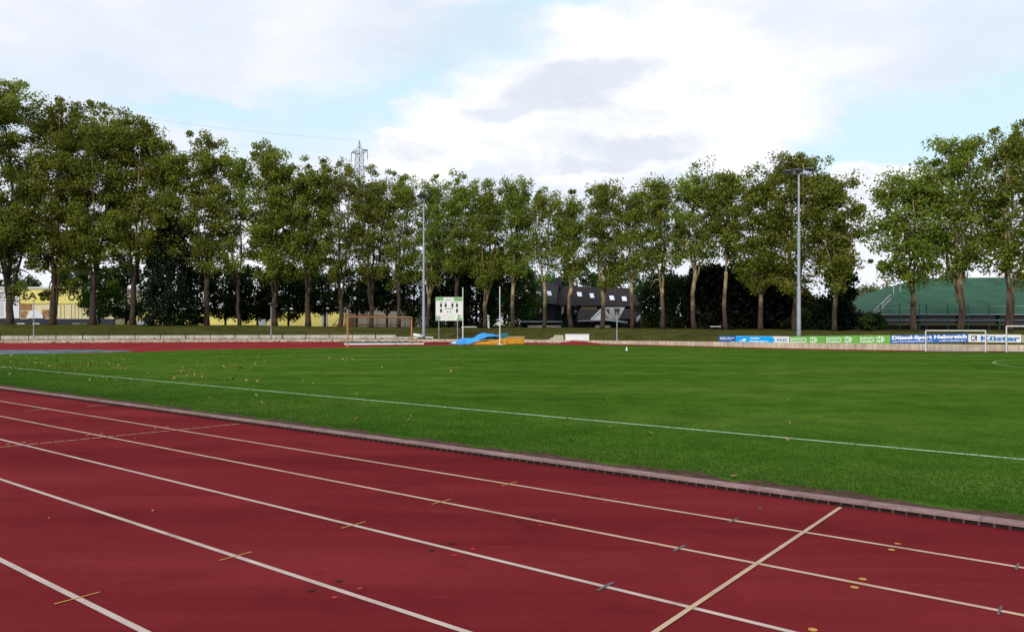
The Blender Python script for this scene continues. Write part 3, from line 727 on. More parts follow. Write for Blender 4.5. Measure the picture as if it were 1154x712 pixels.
def flap(s, t):
    x = X(533)+(X(561)-X(533))*s; h = .20+.62*s+.05*math.sin(8*s+3*t); return (x-.3*t, Yf+.35+1.0*t, h+.14*t*(1-.5*s))
grid_cloth(m, flap, 20, 6); m.build('faded_cover', M['foam_top'], mt, True)
tp = thing('tarpaulin', 'bright blue tarpaulin heaped over the left end of the landing mat', 'tarpaulin', (X(525), Yf+1, 0))
m = MB()
prof_x = [506, 509, 515, 522, 530, 535, 540, 545, 549, 553, 558, 562]
prof_z = [.05, .22, .44, .58, .60, .70, .98, 1.10, 1.06, .98, .90, .80]
def tarp(s, t):
    pxx = 506+56*s; z = np.interp(pxx, prof_x, prof_z); low = np.interp(pxx, [506, 530, 534, 540, 552, 562], [.03, .03, .22, .42, .78, .74])
    x = X(pxx); fold = .05*math.sin(20*s+4*t)+.035*math.sin(43*s-6*t)
    if t < .5: q = t/.5; return (x, Yf-.1+.55*q+fold*.8, max(.02, low+(z-low)*math.sin(q*math.pi/2)+fold*.4))
    q = (t-.5)/.5; return (x+.4*q, Yf+.45+1.7*q, max(.03, z*(1-.55*q*q)+fold*.6))
grid_cloth(m, tarp, 64, 20); m.build('sheet', M['tarp_blue'], tp, True)
m = MB()
def teal(s, t):
    pxx = 544+31*s; z = np.interp(pxx, [544, 548, 553, 560, 566, 571, 575], [.9, 1.0, .97, .88, 1.0, 1.08, .72])
    return (X(pxx), Yf+.28+.75*t-.12*math.sin(s*9), .55+(z-.55)*math.sin(min(1, t*1.5)*math.pi/2)+.04*math.sin(25*s+7*t))
grid_cloth(m, teal, 30, 8); m.build('underside_sheet', M['tarp_teal'], tp, True)
m = MB(); m.cbox((X(511.8), Yf-.16, .10), .36, .02, .16); m.build('white_tag', M['white'], tp)
for px, yt, yb, lb, Yo in ((521.6, 324, 382, 'white pole vault upright left of the mat, beside the scoreboard', 1.2), (563.3, 322.8, 383, 'white pole vault upright standing against the ochre mat', -.45)):
    Yu = Yf+Yo; zt = CAMH-(yt-HY)*Yu/F; t = thing('vault_upright', lb, 'upright', (X(px, Yu), Yu, 0), 'pole vault uprights')
    m = MB(); m.tube([(X(px, Yu), Yu, .06), (X(px, Yu), Yu, zt)], .045, 8); m.build('pole', M['white_metal'], t)
    m = MB(); m.cbox((X(px, Yu), Yu, .008), .5, .25, .07); m.build('base', M['white_metal'], t)
    m = MB(); m.tube([(X(px, Yu), Yu, .08), (X(px, Yu), Yu, 1.6)], .060, 8); m.build('sleeve', M['white_metal'], t)
# covers
def cover(name, pts_top, pts_bot, zamp, mat, seed):
    R = random.Random(seed); ph = [R.uniform(0, 6) for _ in range(6)]
    A_ = resample([gp(*p) for p in pts_top], 60); B_ = resample([gp(*p) for p in pts_bot], 60); m = MB()
    def fn(s, t):
        i = s*59; k = min(58, int(i)); f = i-k; a = A_[k]+(A_[k+1]-A_[k])*f; b = B_[k]+(B_[k+1]-B_[k])*f; p = b+(a-b)*t
        e = min(1, 6*t, 6*(1-t), 20*s, 20*(1-s))
        return (p[0], p[1], .024+e*zamp*(.6+.4*math.sin(31*s+ph[0]+3*t)*math.sin(7*t+ph[1])+.35*math.sin(67*s+ph[2])))
    grid_cloth(m, fn, 90, 10); lo = gp(*pts_bot[len(pts_bot)//2])
    return m.build(name, mat, None, True, loc=(lo.x, lo.y, .02))
tag(cover('pit_cover', [(-60, 395.2), (0, 394.8), (60, 394.6), (100, 394.5), (150, 396.1)], [(-60, 400.6), (0, 399.7), (60, 398.8), (100, 397.6), (150, 396.6)], .07, M['grey_cover'], 3), 'long grey blue cover sheet lying between far track and leafy grass at left', 'cover sheet')
t = thing('sand_pit', 'jumping pit under dark teal netting behind the tan goal', 'sand pit', gp(425, 387))
o = cover('netting', [(384, 385.6), (425, 385.5), (468, 385.6)], [(388, 387.6), (425, 387.5), (464, 387.3)], .16, M['net_cover'], 5); o.location = o.location-t.location; o.parent = t
a, b = gp(388, 388.5), gp(478, 388.0); d = (b-a).normalized(); s_ = Vector((-d.y, d.x, 0)); m = MB(); m.box(Vector((a.x, a.y, .009)), b-a, s_*.14, (0, 0, .12)); m.build('pit_edge', M['white'], t)
# ---------------------------------------------------------------- small things round the track
c = gp(706.2, 395.2); m = MB(); m.tube([(c.x, c.y, .018), (c.x, c.y, .035), (c.x, c.y, .036), (c.x, c.y, .30)], [.10, .10, .075, .02], 12)
tag(m.build('marker_cone', M['white'], loc=c), 'small white marker cone standing on the far grass', 'cone')
p = on_ground(ray_hit(650.5, .62)); Yb = p.y; t = thing('white_box', 'white box bench behind the low wall next to concrete steps', 'bench', p)
m = MB(); x0, x1 = X(637.2, Yb), X(663.8, Yb); zt = CAMH-(376.2-HY)*Yb/F
m.box((x0, Yb, p.z+.02), (x1-x0, 0, 0), (0, .5, 0), (0, 0, zt-p.z-.08)); m.build('body', M['white'], t)
m = MB(); m.box((x0-.03, Yb-.03, zt-.06), (x1-x0+.06, 0, 0), (0, .56, 0), (0, 0, .05)); m.build('lid', M['white_metal'], t)
t = thing('concrete_steps', 'worn concrete steps climbing the bank left of the white box bench', 'steps', on_ground(ray_hit(631, .9)))
for k in range(4):
    q = on_ground(ray_hit(633.5, 1.3+.65*k)); m = MB(); wd = 1.5-.2*k
    m.box((q.x-wd*.9, q.y-.3, .18), (wd, .05, 0), (0, .7, 0), (0, 0, .18+.13*k)); m.build('step', M['wall'], t)
# clay ramp spilling over the wall
a = [gp(632, 387.5), gp(676, 388.6)]
m = MB()
def rampf(s, t_):
    pxx = 630+48*s; p0 = ray_hit(pxx, -2.6+1.1*abs(2*s-1)); p1 = ray_hit(pxx, .10); q = p0+(p1-p0)*t_; h = .24*min(1, 3.4*s, 2.0*(1-s)); return (q.x, q.y, .010+h*t_*t_*(3-2*t_)+.02*math.sin(23*s)*t_)
grid_cloth(m, rampf, 24, 8); struct(m.build('clay_ramp', M['clay'], None, True))
def plank(name, label, cat, p0, p1, y0, y1, d, thick, tilt, group):
    a = ray_hit(p0, d); b = ray_hit(p1, d); za = CAMH-(y0-HY)*a.y/F; zb = CAMH-(y1-HY)*b.y/F
    a.z, b.z = za, zb; t = thing(name, label, cat, (a.x, a.y, ground_z(a.x, a.y)), group); u = b-a
    m = MB(); m.box(a, u, Vector((.03, .32, tilt)), (0, 0, thick)); m.build('seat', M['white'], t)
    for f in (.12, .86):
        m = MB(); q = a+u*f; zg = ground_z(q.x, q.y); m.box((q.x, q.y+.05, zg), (.07, 0, 0), (0, .2, 0), (0, 0, max(.05, q.z-zg+.01))); m.build('leg', M['white_metal'], t)
plank('white_bench', 'long low white plank bench lying left of the floodlight base', 'bench', 446, 471, 380.8, 381.0, 2.2, .10, .0, 'white benches at the floodlight')
plank('white_bench', 'tilted white bench tipped against the floodlight base, above the long one', 'bench', 465.5, 476, 378.2, 380.2, 3.1, .16, .12, 'white benches at the floodlight')
plank('white_bench', 'short white bench just right of the floodlight base', 'bench', 478.8, 488, 380.4, 380.6, 2.5, .10, .0, 'white benches at the floodlight')
q = on_ground(ray_hit(806, 12)); t = thing('park_bench', 'pale bench on the bank in front of the dark hedge', 'bench', q)
m = MB(); m.box((X(800.5, q.y), q.y-.2, q.z+.36), (X(812, q.y)-X(800.5, q.y), 0, 0), (0, .4, 0), (0, 0, .07)); m.build('seat', M['white_metal'], t)
for f in (801.5, 810.5):
    m = MB(); m.box((X(f, q.y), q.y-.18, q.z), (.08, 0, 0), (0, .36, 0), (0, 0, .36)); m.build('leg', M['rail'], t)
# ---------------------------------------------------------------- trees
def unit(v): return v/np.linalg.norm(v, axis=-1, keepdims=True)
def leaf_cards(cent, rad, per, size, rng, flat=.8, up=.35):
    """leaf-sized folded quads through clumps at cent with radii rad"""
    k = len(cent); n = k*per; j = np.repeat(np.arange(k), per)
    d = unit(rng.normal(size=(n, 3))); r = rng.random(n)**.45
    c = cent[j]+d*(r*rad[j])[:, None]*np.array([1, 1, flat])
    nrm = unit(d*.6+rng.normal(size=(n, 3))*.7+np.array([0, 0, up]))
    u = unit(np.cross(nrm, rng.normal(size=(n, 3)))); w = np.cross(nrm, u)
    s = size*(.55+.9*rng.random(n)); a = (s*.5)[:, None]; b = (s*.42)[:, None]
    v = np.stack([c-u*a, c-w*b+u*a*.15, c+u*a, c+w*b-u*a*.1], 1)
    clump_t = rng.random(k)[j]; tint = .68*clump_t+.32*rng.random(n)
    return v, tint
def curve_pts(p0, p1, bend, rng, n=6, wob=.12):
    s = np.linspace(0, 1, n)[:, None]; L_ = np.linalg.norm(p1-p0); q = p0+(p1-p0)*s+bend*(s*(1-s))*4
    q[1:-1] += rng.normal(size=(n-2, 3))*wob*L_*.25*np.array([1, 1, .3]); return q
def plane_tree(label, px, top, xl, xr, tw, d=13.0, fork=.30, bare=.30, limbs=3, dens=1.0, mat='leaf', seed=0, lean=0.0, low=None, ivy=False, tall=False):
    rng = np.random.default_rng(1000+seed); rnd = random.Random(seed)
    p = on_ground(ray_hit(px, d)); Y = p.y; k = Y/F
    H = (CAMH-(top-HY)*k)-p.z
    cx = ((xl+xr)/2-px)*k; R = max(2.1, (xr-xl)/2*k*1.24); r0 = tw*k/2*.78
    t = thing('plane_tree', label, 'tree', p, 'plane trees along the bank')
    B0 = np.array([p.x, p.y, p.z])
    m = MB(); hf = H*fork*(.9+.2*rng.random()); bz = H*bare
    f0 = B0+np.array([cx*.25+lean*hf*.2, 0, hf])
    tr = curve_pts(B0-np.array([0, 0, .2]), f0, np.array([rng.normal()*.12, rng.normal()*.12, 0]), rng, 6, .03)
    m.tube([tuple(q) for q in tr], [r0*1.30, r0*1.05, r0*.98, r0*.92, r0*.88, r0*.80], 9)
    cents, rads = [], []
    def env(z):     # crown radius at height fraction
        f = np.clip((z/H-bare*.75)/(1-bare*.75), 0, 1); return R*np.interp(f, [0, .12, .35, .6, .85, 1], [.45, .75, 1, .98, .70, .28])
    ang0 = rng.random()*6.28
    for q in range(limbs):
        a = ang0+q*2*math.pi/limbs+rng.normal()*.3
        rr = R*rng.uniform(.25, .6)*(0.35 if q == 0 else 1)
        ht = H*rng.uniform(.84, .99) if q < 2 else H*rng.uniform(.7, .92)
        e = B0+np.array([cx+rr*math.cos(a), rr*math.sin(a), ht-.5])
        st = f0-np.array([0, 0, r0*.9+H*.05*q*rng.random()]); L_ = np.linalg.norm(e-st); od = np.array([math.cos(a), math.sin(a), 0])
        c1 = st+np.array([0, 0, L_*.26])+od*R*(.10+.22*rng.random()); c2 = e-np.array([0, 0, L_*.34])+od*R*.12*rng.normal()
        ss = np.linspace(0, 1, 9)[:, None]; pts = st*(1-ss)**3+3*c1*ss*(1-ss)**2+3*c2*ss*ss*(1-ss)+e*ss**3
        pts[2:-1] += rng.normal(size=(6, 3))*.16*np.array([1, 1, .3])
        rl = r0*(.60 if q == 0 else .46)
        m.tube([tuple(x) for x in pts], list(.03+(rl-.03)*(1-np.linspace(0, 1, 9))**.75), 7)
        cents.append(e); rads.append(rng.uniform(.5, .8))
        # side branches
        seg = np.linspace(.18, .98, max(7, int(H*.75)))
        for s in seg:
            i = s*8; i0 = min(7, int(i)); c = pts[i0]+(pts[i0+1]-pts[i0])*(i-i0); z = c[2]-B0[2]
            if z < bz*.72 or rng.random() > np.interp(z/H, [bare*.8, bare*1.5], [.5, 1]): continue
            for _ in range(2 if rng.random() < .75 else 1):
                aa = rng.random()*6.28; er = env(z)*rng.uniform(.55, 1.0)
                tgt = np.array([B0[0]+cx+er*math.cos(aa), B0[1]+er*math.sin(aa), c[2]+rng.uniform(-.2, 1.2)*min(1.6, R*.5)])
                if tgt[2]-B0[2] > H*1.0: tgt[2] = B0[2]+H*rng.uniform(.92, 1.0)
                L_ = np.linalg.norm(tgt-c)
                if L_ > 3.6: tgt = c+(tgt-c)*3.6/L_
                bp = curve_pts(c, tgt, np.array([0, 0, rng.uniform(-.1, .25)]), rng, 4, .10)
                m.tube([tuple(x) for x in bp], [.055, .040, .026, .012], 5, False)
                for f in (1.0, .7, .42):
                    if f < .9 and rng.random() > .75: continue
                    cents.append(c+(tgt-c)*f+rng.normal(size=3)*.25); rads.append(rng.uniform(.45, 1.05)*(1.0 if R > 2 else .9)*(1.15 if H > 22 else 1))
    # a ragged top
    for q in range(int(4+R*2)):
        a = rng.random()*6.28; rr = R*.75*rng.random(); e = B0+np.array([cx+rr*math.cos(a), rr*math.sin(a), H*rng.uniform(.84, .985)-.25]); cents.append(e); rads.append(rng.uniform(.35, .7)); b_ = B0+np.array([cx+rr*.4*math.cos(a), rr*.4*math.sin(a), H*.76]); m.tube([tuple(b_), tuple(e)], [.04, .012], 4, False)
        cents.append(b_+(e-b_)*.5); rads.append(rng.uniform(.5, .8))
    if low:       # leafy low boughs: (dx px, y px, drop)
        for lx, ly, sz in low:
            e = np.array([(lx-CX)*k, Y+rng.normal()*.6, CAMH-(ly-HY)*k]); bp = curve_pts(f0+np.array([0, 0, .5]), e, np.array([0, 0, .8]), rng, 6, .06)
            m.tube([tuple(x) for x in bp], [r0*.38, r0*.32, r0*.26, r0*.2, r0*.13, .03], 6)
            if sz > 0:
                for _ in range(7): cents.append(e+rng.normal(size=3)*np.array([.8, .8, .45])*sz); rads.append(rng.uniform(.4, .7)*sz)
    m.build('trunk', M['bark_tall' if H > 19.5 else 'bark'], t, True)
    cents = np.array(cents); rads = np.array(rads)
    per = int(92*dens*(1.3 if H > 22 else 1))
    v, tint = leaf_cards(cents, rads*rng.uniform(.85, 1.5, len(rads)), per, .20 if H < 21 else .23, rng)
    cards('crown', v, M[mat], tint, t, loc=tuple(p))
    if ivy:
        nn = 5200; z = rng.random(nn)**1.1*ivy; a = rng.random(nn)*6.28
        lob = 1+.22*np.sin(2*a+z*.9)+.2*np.sin(5*a-z*1.7)+.12*np.sin(9*a+z*3); rr = np.interp(z/ivy, [0, .1, .35, .7, .9, 1], [2.3, 2.7, 2.5, 1.9, 1.3, .7])*lob*(.72+.3*rng.random(nn))
        c = B0+np.stack([rr*np.cos(a), rr*np.sin(a), z], 1); v, tint = leaf_cards(c, np.full(nn, .34), 4, .26, rng)
        cards('ivy', v, M['leaf_ivy'], tint, t, loc=tuple(p))
    return t
T = [  # label, px, top, crown l, r, trunk px, kw
 ('huge plane tree at the left edge, with low boughs crossing the white sign', 11, 78, -48, 46, 9.5, dict(fork=.17, bare=.17, limbs=4, low=[(36, 312, 0), (-12, 318, .7), (24, 326, 0)])),
 ('huge plane tree standing in front of the black letters of the yellow shop', 60, 96, 30, 100, 9, dict(fork=.16, bare=.17, limbs=4, low=[(84, 318, .6), (49, 333, .55)])),
 ('plane tree with a burr on its trunk, right of the yellow shop letters', 105, 106, 80, 150, 9, dict(fork=.22, bare=.18, limbs=4, low=[(122, 318, .5)])),
 ('plane tree with a straight dark trunk just left of the ivy clad tree', 150, 128, 128, 186, 8, dict(fork=.25, bare=.2, limbs=3)),
 ('plane tree whose trunk is wrapped in a thick dark column of ivy', 191, 150, 168, 216, 8, dict(fork=.3, bare=.35, limbs=3, dens=.7, ivy=13.0)),
 ('plane tree just right of the ivy clad tree, two stems rising together', 233, 150, 208, 262, 7.5, dict(fork=.26, bare=.27, limbs=3, dens=.85)),
 ('thin plane tree with one pale bough leaning left, between two stouter trees', 270, 166, 246, 290, 5, dict(fork=.26, bare=.3, limbs=2, dens=.85, low=[(259, 300, .4)])),
 ('bushy plane tree forking low behind the hooded lamp post', 310, 162, 284, 336, 7.5, dict(fork=.2, bare=.28, limbs=4)),
 ('plane tree with a stout trunk in front of the brightest yellow wall', 347, 172, 326, 374, 8, dict(fork=.24, bare=.3, limbs=4)),
 ('plane tree with a bare bough bending right, left of the tan goal', 383, 180, 362, 408, 7, dict(fork=.18, bare=.34, limbs=3, low=[(412, 318, .3)])),
 ('slender plane tree seen through the left half of the tan goal', 418, 184, 398, 442, 6.5, dict(fork=.22, bare=.36, limbs=4, low=[(404, 305, .3)])),
 ('slim plane tree seen beside the right post of the tan goal', 449, 188, 432, 472, 5.5, dict(fork=.3, bare=.36, limbs=3)),
 ('plane tree directly behind the slim floodlight mast', 482, 194, 466, 508, 6, dict(fork=.2, bare=.36, limbs=3, low=[(497, 325, 0)])),
 ('plane tree with pale twin stems rising behind the scoreboard', 515, 191, 497, 541, 6, dict(fork=.3, bare=.38, limbs=3)),
 ('plane tree with pale forked stems between the two vault uprights', 547, 199, 528, 570, 6, dict(fork=.26, bare=.38, limbs=4, low=[(535, 318, 0)])),
 ('plane tree with two pale parallel stems, just right of the right vault upright', 578, 199, 561, 601, 6, dict(fork=.3, bare=.4, limbs=3)),
 ('slim pale plane tree in front of the left roof windows of the dark house', 613, 204, 596, 633, 5.5, dict(fork=.33, bare=.42, limbs=2, dens=.9)),
 ('plane tree in front of the dark house, beside its white framed window', 644, 208, 626, 661, 6.5, dict(fork=.26, bare=.42, limbs=3, dens=.9)),
 ('plane tree forking in front of the timber panel of the dark house', 678, 203, 657, 708, 6.5, dict(fork=.25, bare=.40, limbs=4, low=[(690, 320, 0)])),
 ('leafy crooked plane tree just right of the mushroom lamp post', 712, 215, 697, 736, 5.5, dict(fork=.36, bare=.32, limbs=2, dens=1.15, lean=-.15)),
 ('plane tree with a bare bough curving up on the left, right of the house', 747, 200, 722, 768, 6, dict(fork=.26, bare=.34, limbs=3, low=[(733, 325, 0)])),
 ('straight plane tree between the house and the dark hedge', 783, 190, 758, 815, 6.5, dict(fork=.38, bare=.36, limbs=3)),
 ('straight plane tree in front of the left end of the dark hedge', 818, 189, 796, 842, 6, dict(fork=.4, bare=.3, limbs=2, dens=1.1)),
 ('plane tree with a V fork in front of the dark hedge', 857, 184, 832, 882, 7, dict(fork=.22, bare=.28, limbs=3)),
 ('tallest plane tree of the right part, behind the tall floodlight mast', 896, 173, 862, 940, 8, dict(fork=.2, bare=.26, limbs=4, dens=1.15, low=[(868, 318, .4)])),
 ('plane tree with a crooked bough in front of the dark spruce', 940, 192, 920, 968, 6.5, dict(fork=.26, bare=.36, limbs=3, dens=1.05, low=[(950, 320, 0)])),
 ('plane tree in front of the left slope of the green roof', 1030, 193, 987, 1062, 8.5, dict(fork=.26, bare=.30, limbs=4, low=[(992, 300, .5)])),
 ('plane tree in front of the middle of the green roof', 1082, 158, 1040, 1112, 9, dict(fork=.30, bare=.26, limbs=4)),
 ('big plane tree at the right edge with a bough bowed to the left', 1136, 132, 1104, 1184, 11, dict(fork=.2, bare=.24, limbs=4, low=[(1118, 320, 0)])),
]
for i, (lb, px, top, xl, xr, tw, kw) in enumerate(T):
    plane_tree(lb, px, top, xl, xr, tw, seed=i, **kw)
# trees outside the frame edges so a step aside still shows a row
plane_tree('plane tree continuing the row just beyond the left picture edge', -48, 70, -95, -5, 9, seed=41, fork=.18, bare=.18, limbs=4)
def crown_tree(name, label, px, Y, ytop, ybot, w, mat, n, seed, shape='round', size=.34, ground=None, group=None, trunk=.12, rad=.7):
    """a dense tree or shrub: trunk with boughs and leaf clumps down to ybot"""
    rng = np.random.default_rng(500+seed); k = Y/F; x = (px-CX)*k; zg = ground_z(x, Y) if ground is None else ground
    zt, zb = CAMH-(ytop-HY)*k, CAMH-(ybot-HY)*k; zb = max(zb, zg+.1); R = w*k/2; H = zt-zb
    t = thing(name, label, 'tree' if 'tree' in name or name in ('spruce', 'cypress') else 'shrub', (x, Y, zg), group)
    m = MB(); c0 = np.array([x, Y, zg]); m.tube([(x, Y, zg-.1), (x+.05, Y, zg+(zt-zg)*.4), (x, Y, zt-.3*H)], [trunk*1.3, trunk, trunk*.4], 8)
    f = rng.random(n); a = rng.random(n)*6.28
    if shape == 'cone': f = f**1.3; prof = np.interp(f, [0, .05, .5, 1], [.85, 1, .55, .06])
    elif shape == 'column': prof = np.interp(f, [0, .1, .6, .9, 1], [.8, 1, .95, .6, .15])
    elif shape == 'hedge': prof = np.interp(f, [0, .8, 1], [1, 1, .85])
    else: prof = np.sqrt(np.clip(1-(2*f-1)**2, 0, 1))*.92+.1
    lob = 1+.16*np.sin(3*a+seed+5*f)+.12*np.sin(5*a-seed+9*f)
    rr = R*prof*lob*np.sqrt(rng.uniform(.25, 1, n))
    cents = c0+np.stack([rr*np.cos(a), rr*np.sin(a)*.85, zb-zg+f*H], 1)
    for q in range(0, n, max(1, n//14)):
        m.tube([(x, Y, zg+(cents[q][2]-zg)*.62), tuple(cents[q])], [trunk*.4, .02], 5, False)
    m.build('trunk', M['dark_bark'], t, True)
    rads = rng.uniform(.7, 1.5, n)*rad
    v, tint = leaf_cards(cents, rads, 64, size*(1.3 if name == 'copper_tree' else 1), rng, .9); v[:, :, 2] = np.maximum(v[:, :, 2], zg+.03)
    cards('crown', v, M[mat], tint, t, loc=(x, Y, zg)); return t
BG = [ # name, label, px, Y, top, bottom, width, mat, n, shape
 ('young_tree', 'small bright green tree between two big trunks at the right end of the yellow shop', 112, 99, 303, 357, 42, 'leaf_green', 50, 'round'),
 ('dark_tree', 'dark bushy tree left of the ivy clad tree, over a yellow wall gap', 142, 103, 300, 357, 50, 'leaf_dark', 70, 'round'),
 ('dark_tree', 'dark leafy tree filling the gap just right of the ivy clad tree', 222, 107, 302, 362, 46, 'leaf_dark', 70, 'round'),
 ('dark_tree', 'dark tree above the first yellow wall gap, left of the thin plane tree', 254, 108, 300, 357, 44, 'leaf_dark', 66, 'round'),
 ('dark_tree', 'dark tree above the second yellow wall gap, right of the thin plane tree', 290, 110, 302, 357, 46, 'leaf_dark', 66, 'round'),
 ('dark_tree', 'dark tree behind the hooded lamp post', 325, 107, 302, 358, 38, 'leaf_dark', 56, 'round'),
 ('dark_tree', 'dark tree over the bright yellow wall, left of the tan goal', 366, 107, 312, 351, 44, 'leaf_black', 60, 'round'),
 ('dark_tree', 'dark tree hanging over the beige hall above the left of the tan goal', 402, 105, 305, 350, 48, 'leaf_black', 54, 'round'),
 ('dark_tree', 'dark tree hanging over the beige hall above the right goal post', 436, 106, 303, 349, 44, 'leaf_black', 54, 'round'),
 ('dark_tree', 'dark tree left of the scoreboard behind the slim floodlight mast', 466, 104, 305, 356, 38, 'leaf_dark', 50, 'round'),
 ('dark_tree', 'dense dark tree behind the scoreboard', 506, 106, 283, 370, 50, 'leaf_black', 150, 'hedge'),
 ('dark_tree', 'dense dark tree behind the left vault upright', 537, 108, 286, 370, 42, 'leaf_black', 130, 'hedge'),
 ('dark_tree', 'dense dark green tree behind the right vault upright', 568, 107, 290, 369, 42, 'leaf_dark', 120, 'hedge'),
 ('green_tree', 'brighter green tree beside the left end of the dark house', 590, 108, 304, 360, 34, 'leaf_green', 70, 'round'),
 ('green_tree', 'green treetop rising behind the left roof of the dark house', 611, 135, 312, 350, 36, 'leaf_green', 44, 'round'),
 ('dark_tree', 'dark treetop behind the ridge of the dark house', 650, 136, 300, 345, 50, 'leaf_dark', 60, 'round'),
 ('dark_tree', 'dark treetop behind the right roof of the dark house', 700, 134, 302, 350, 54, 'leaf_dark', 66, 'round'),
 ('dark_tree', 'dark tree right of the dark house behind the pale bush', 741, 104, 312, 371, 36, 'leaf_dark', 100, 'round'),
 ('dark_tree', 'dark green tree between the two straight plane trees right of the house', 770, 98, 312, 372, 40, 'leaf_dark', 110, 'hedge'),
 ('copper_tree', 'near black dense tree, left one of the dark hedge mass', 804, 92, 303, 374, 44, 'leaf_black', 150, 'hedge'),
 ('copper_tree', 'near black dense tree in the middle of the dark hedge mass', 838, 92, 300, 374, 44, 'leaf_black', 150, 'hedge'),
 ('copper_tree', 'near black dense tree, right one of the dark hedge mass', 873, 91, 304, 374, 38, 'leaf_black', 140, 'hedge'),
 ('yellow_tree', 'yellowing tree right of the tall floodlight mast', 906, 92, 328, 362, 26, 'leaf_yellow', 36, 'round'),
 ('dark_shrub', 'low dark green shrub at the foot of the yellowing tree', 908, 84, 352, 373, 40, 'leaf_dark', 60, 'round'),
 ('dark_shrub', 'olive shrub right of the yellowing tree', 928, 88, 338, 372, 40, 'leaf_dark', 70, 'round'),
 ('spruce', 'tall black spruce behind the plane tree with the crooked bough', 946, 80, 252, 373, 44, 'leaf_conifer', 170, 'cone'),
 ('dark_shrub', 'rounded olive shrub at the left end of the green roofed hall', 984, 76, 356, 374, 26, 'leaf_dark', 40, 'round'),
 ('cypress', 'narrow dark cypress against the dark house wall', 642.5, 104, 345, 371, 12, 'leaf_conifer', 34, 'column'),
 ('pale_bush', 'pale green bush at the right end of the dark house', 730, 104, 356, 371, 21, 'leaf_far', 30, 'round'),
 ('dark_tree', 'dark tree in the gap between the second and third big trunks at left', 84, 150, 300, 345, 40, 'leaf_dark', 60, 'round'),
 ('dark_tree', 'dark tree low behind the thin trunk over the first yellow gap', 270, 112, 312, 360, 34, 'leaf_black', 50, 'round'),
 ('dark_tree', 'dark tree low between the bushy tree and the stout trunk', 306, 112, 308, 358, 34, 'leaf_black', 50, 'round'),
 ('dark_tree', 'dark tree above the bright yellow wall, right of the hooded lamp post', 345, 111, 306, 350, 38, 'leaf_dark', 56, 'round'),
 ('dark_tree', 'dark tree low over the beige hall between the goal posts', 419, 110, 312, 345, 40, 'leaf_black', 50, 'round'),
 ('dark_tree', 'dark tree low beside the spruce, left of the pale garden wall', 918, 96, 345, 372, 40, 'leaf_black', 60, 'round'),
 ('far_tree', 'pale distant tree left of the green roof, larger one', 978, 165, 324, 366, 34, 'leaf_far', 60, 'round'),
 ('far_tree', 'pale distant tree rising just above the left slope of the green roof', 1002, 170, 322, 366, 30, 'leaf_far', 50, 'round'),
 ('far_tree', 'distant treetop above the left edge of the shop roof', 4, 175, 316, 340, 18, 'leaf_dark', 26, 'round'),
 ('far_tree', 'distant treetop above the shop roof between the first two trunks', 32, 175, 312, 340, 20, 'leaf_dark', 26, 'round'),
]
for i, (nm, lb, px, Y, yt, yb, w, mt_, n, sh) in enumerate(BG):
    sz = .29 if Y < 120 else .42
    if nm in ('dark_tree', 'copper_tree', 'green_tree', 'young_tree'): n = int(n*(1.8 if sh == 'hedge' else 1.35)); w *= 1.16
    if nm == 'dark_tree' and mt_ == 'leaf_black': mt_ = 'leaf_under'
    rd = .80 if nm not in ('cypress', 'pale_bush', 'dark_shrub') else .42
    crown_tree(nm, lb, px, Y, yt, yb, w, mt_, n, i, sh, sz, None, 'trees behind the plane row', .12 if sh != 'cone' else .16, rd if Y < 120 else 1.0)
# ---------------------------------------------------------------- buildings
def pz(py, Y): return CAMH-(py-HY)*Y/F
def wbox(m, x0, x1, y0, y1, Y, depth, dy=0.0):
    """box with its front face at distance Y spanning picture columns and rows as seen from the stand"""
    m.box((X(x0, Y), Y+dy, pz(y1, Y)), (X(x1, Y)-X(x0, Y), 0, 0), (0, depth, 0), (0, 0, pz(y0, Y)-pz(y1, Y)))
ZG = 1.3
# shop
Y = 128.0; sh = thing('shop_building', 'yellow shop with black letters and a white sign wall behind the left trunks', 'building', (X(50, Y), Y, ZG))
m = MB(); wbox(m, -70, 128, 325.6, 372, Y, 16); m.build('wall', M['pale_yellow'], sh)
m = MB(); wbox(m, -71, 129, 323.2, 325.4, Y-.2, 16.6); m.build('roof_edge', M['render_white'], sh)
m = MB(); wbox(m, 23.4, 118, 326.6, 342.2, Y, .12, -.14); fas = m.build('fascia', M['yellow_wall'], sh)
o = Vector((X(23.4, Y), Y-.14, pz(342.2, Y))); u = Vector((1, 0, 0)); w = Vector((0, 0, 1)); nr = Vector((0, -1, 0)); kk = Y/F
m = MB(); put_text(m, 'LA', o, u, w, nr, 3.2*kk, 19*kk, 4.8*kk, 12.6*kk, .03, .02); put_text(m, 'O', o, u, w, nr, 54*kk, 62*kk, 3.4*kk, 11.4*kk, .03, .02)
subpart(m, 'lettering', M['black_text'], fas, sh)
m = MB(); wbox(m, -66, 22.3, 326.8, 358.6, Y, .14, -.16); sg = m.build('sign_panel', M['shop_white'], sh)
m = MB(); o = Vector((X(-66, Y), Y-.16, pz(358.6, Y)))
put_text(m, 'X', o, u, w, nr, 66.2*kk, 70.2*kk, 21.8*kk, 26.6*kk, .02, .02)
for k in range(6): dashes(m, o, u, w, nr, 52*kk, 71*kk, (3.2+2.6*k)*kk, (3.9+2.6*k)*kk, 60+k, .02)
dashes(m, o, u, w, nr, 66.5*kk, 70.4*kk, 27.4*kk, 29.2*kk, 70, .02); plate(m, o, u, w, nr, 20*kk, 88*kk, 19.6*kk, 20.4*kk, .001, .02)
for k in range(3): dashes(m, o, u, w, nr, 82*kk, 87*kk, (14+4*k)*kk, (15+4*k)*kk, 80+k, .02)
subpart(m, 'lettering', M['black_text'], sg, sh)
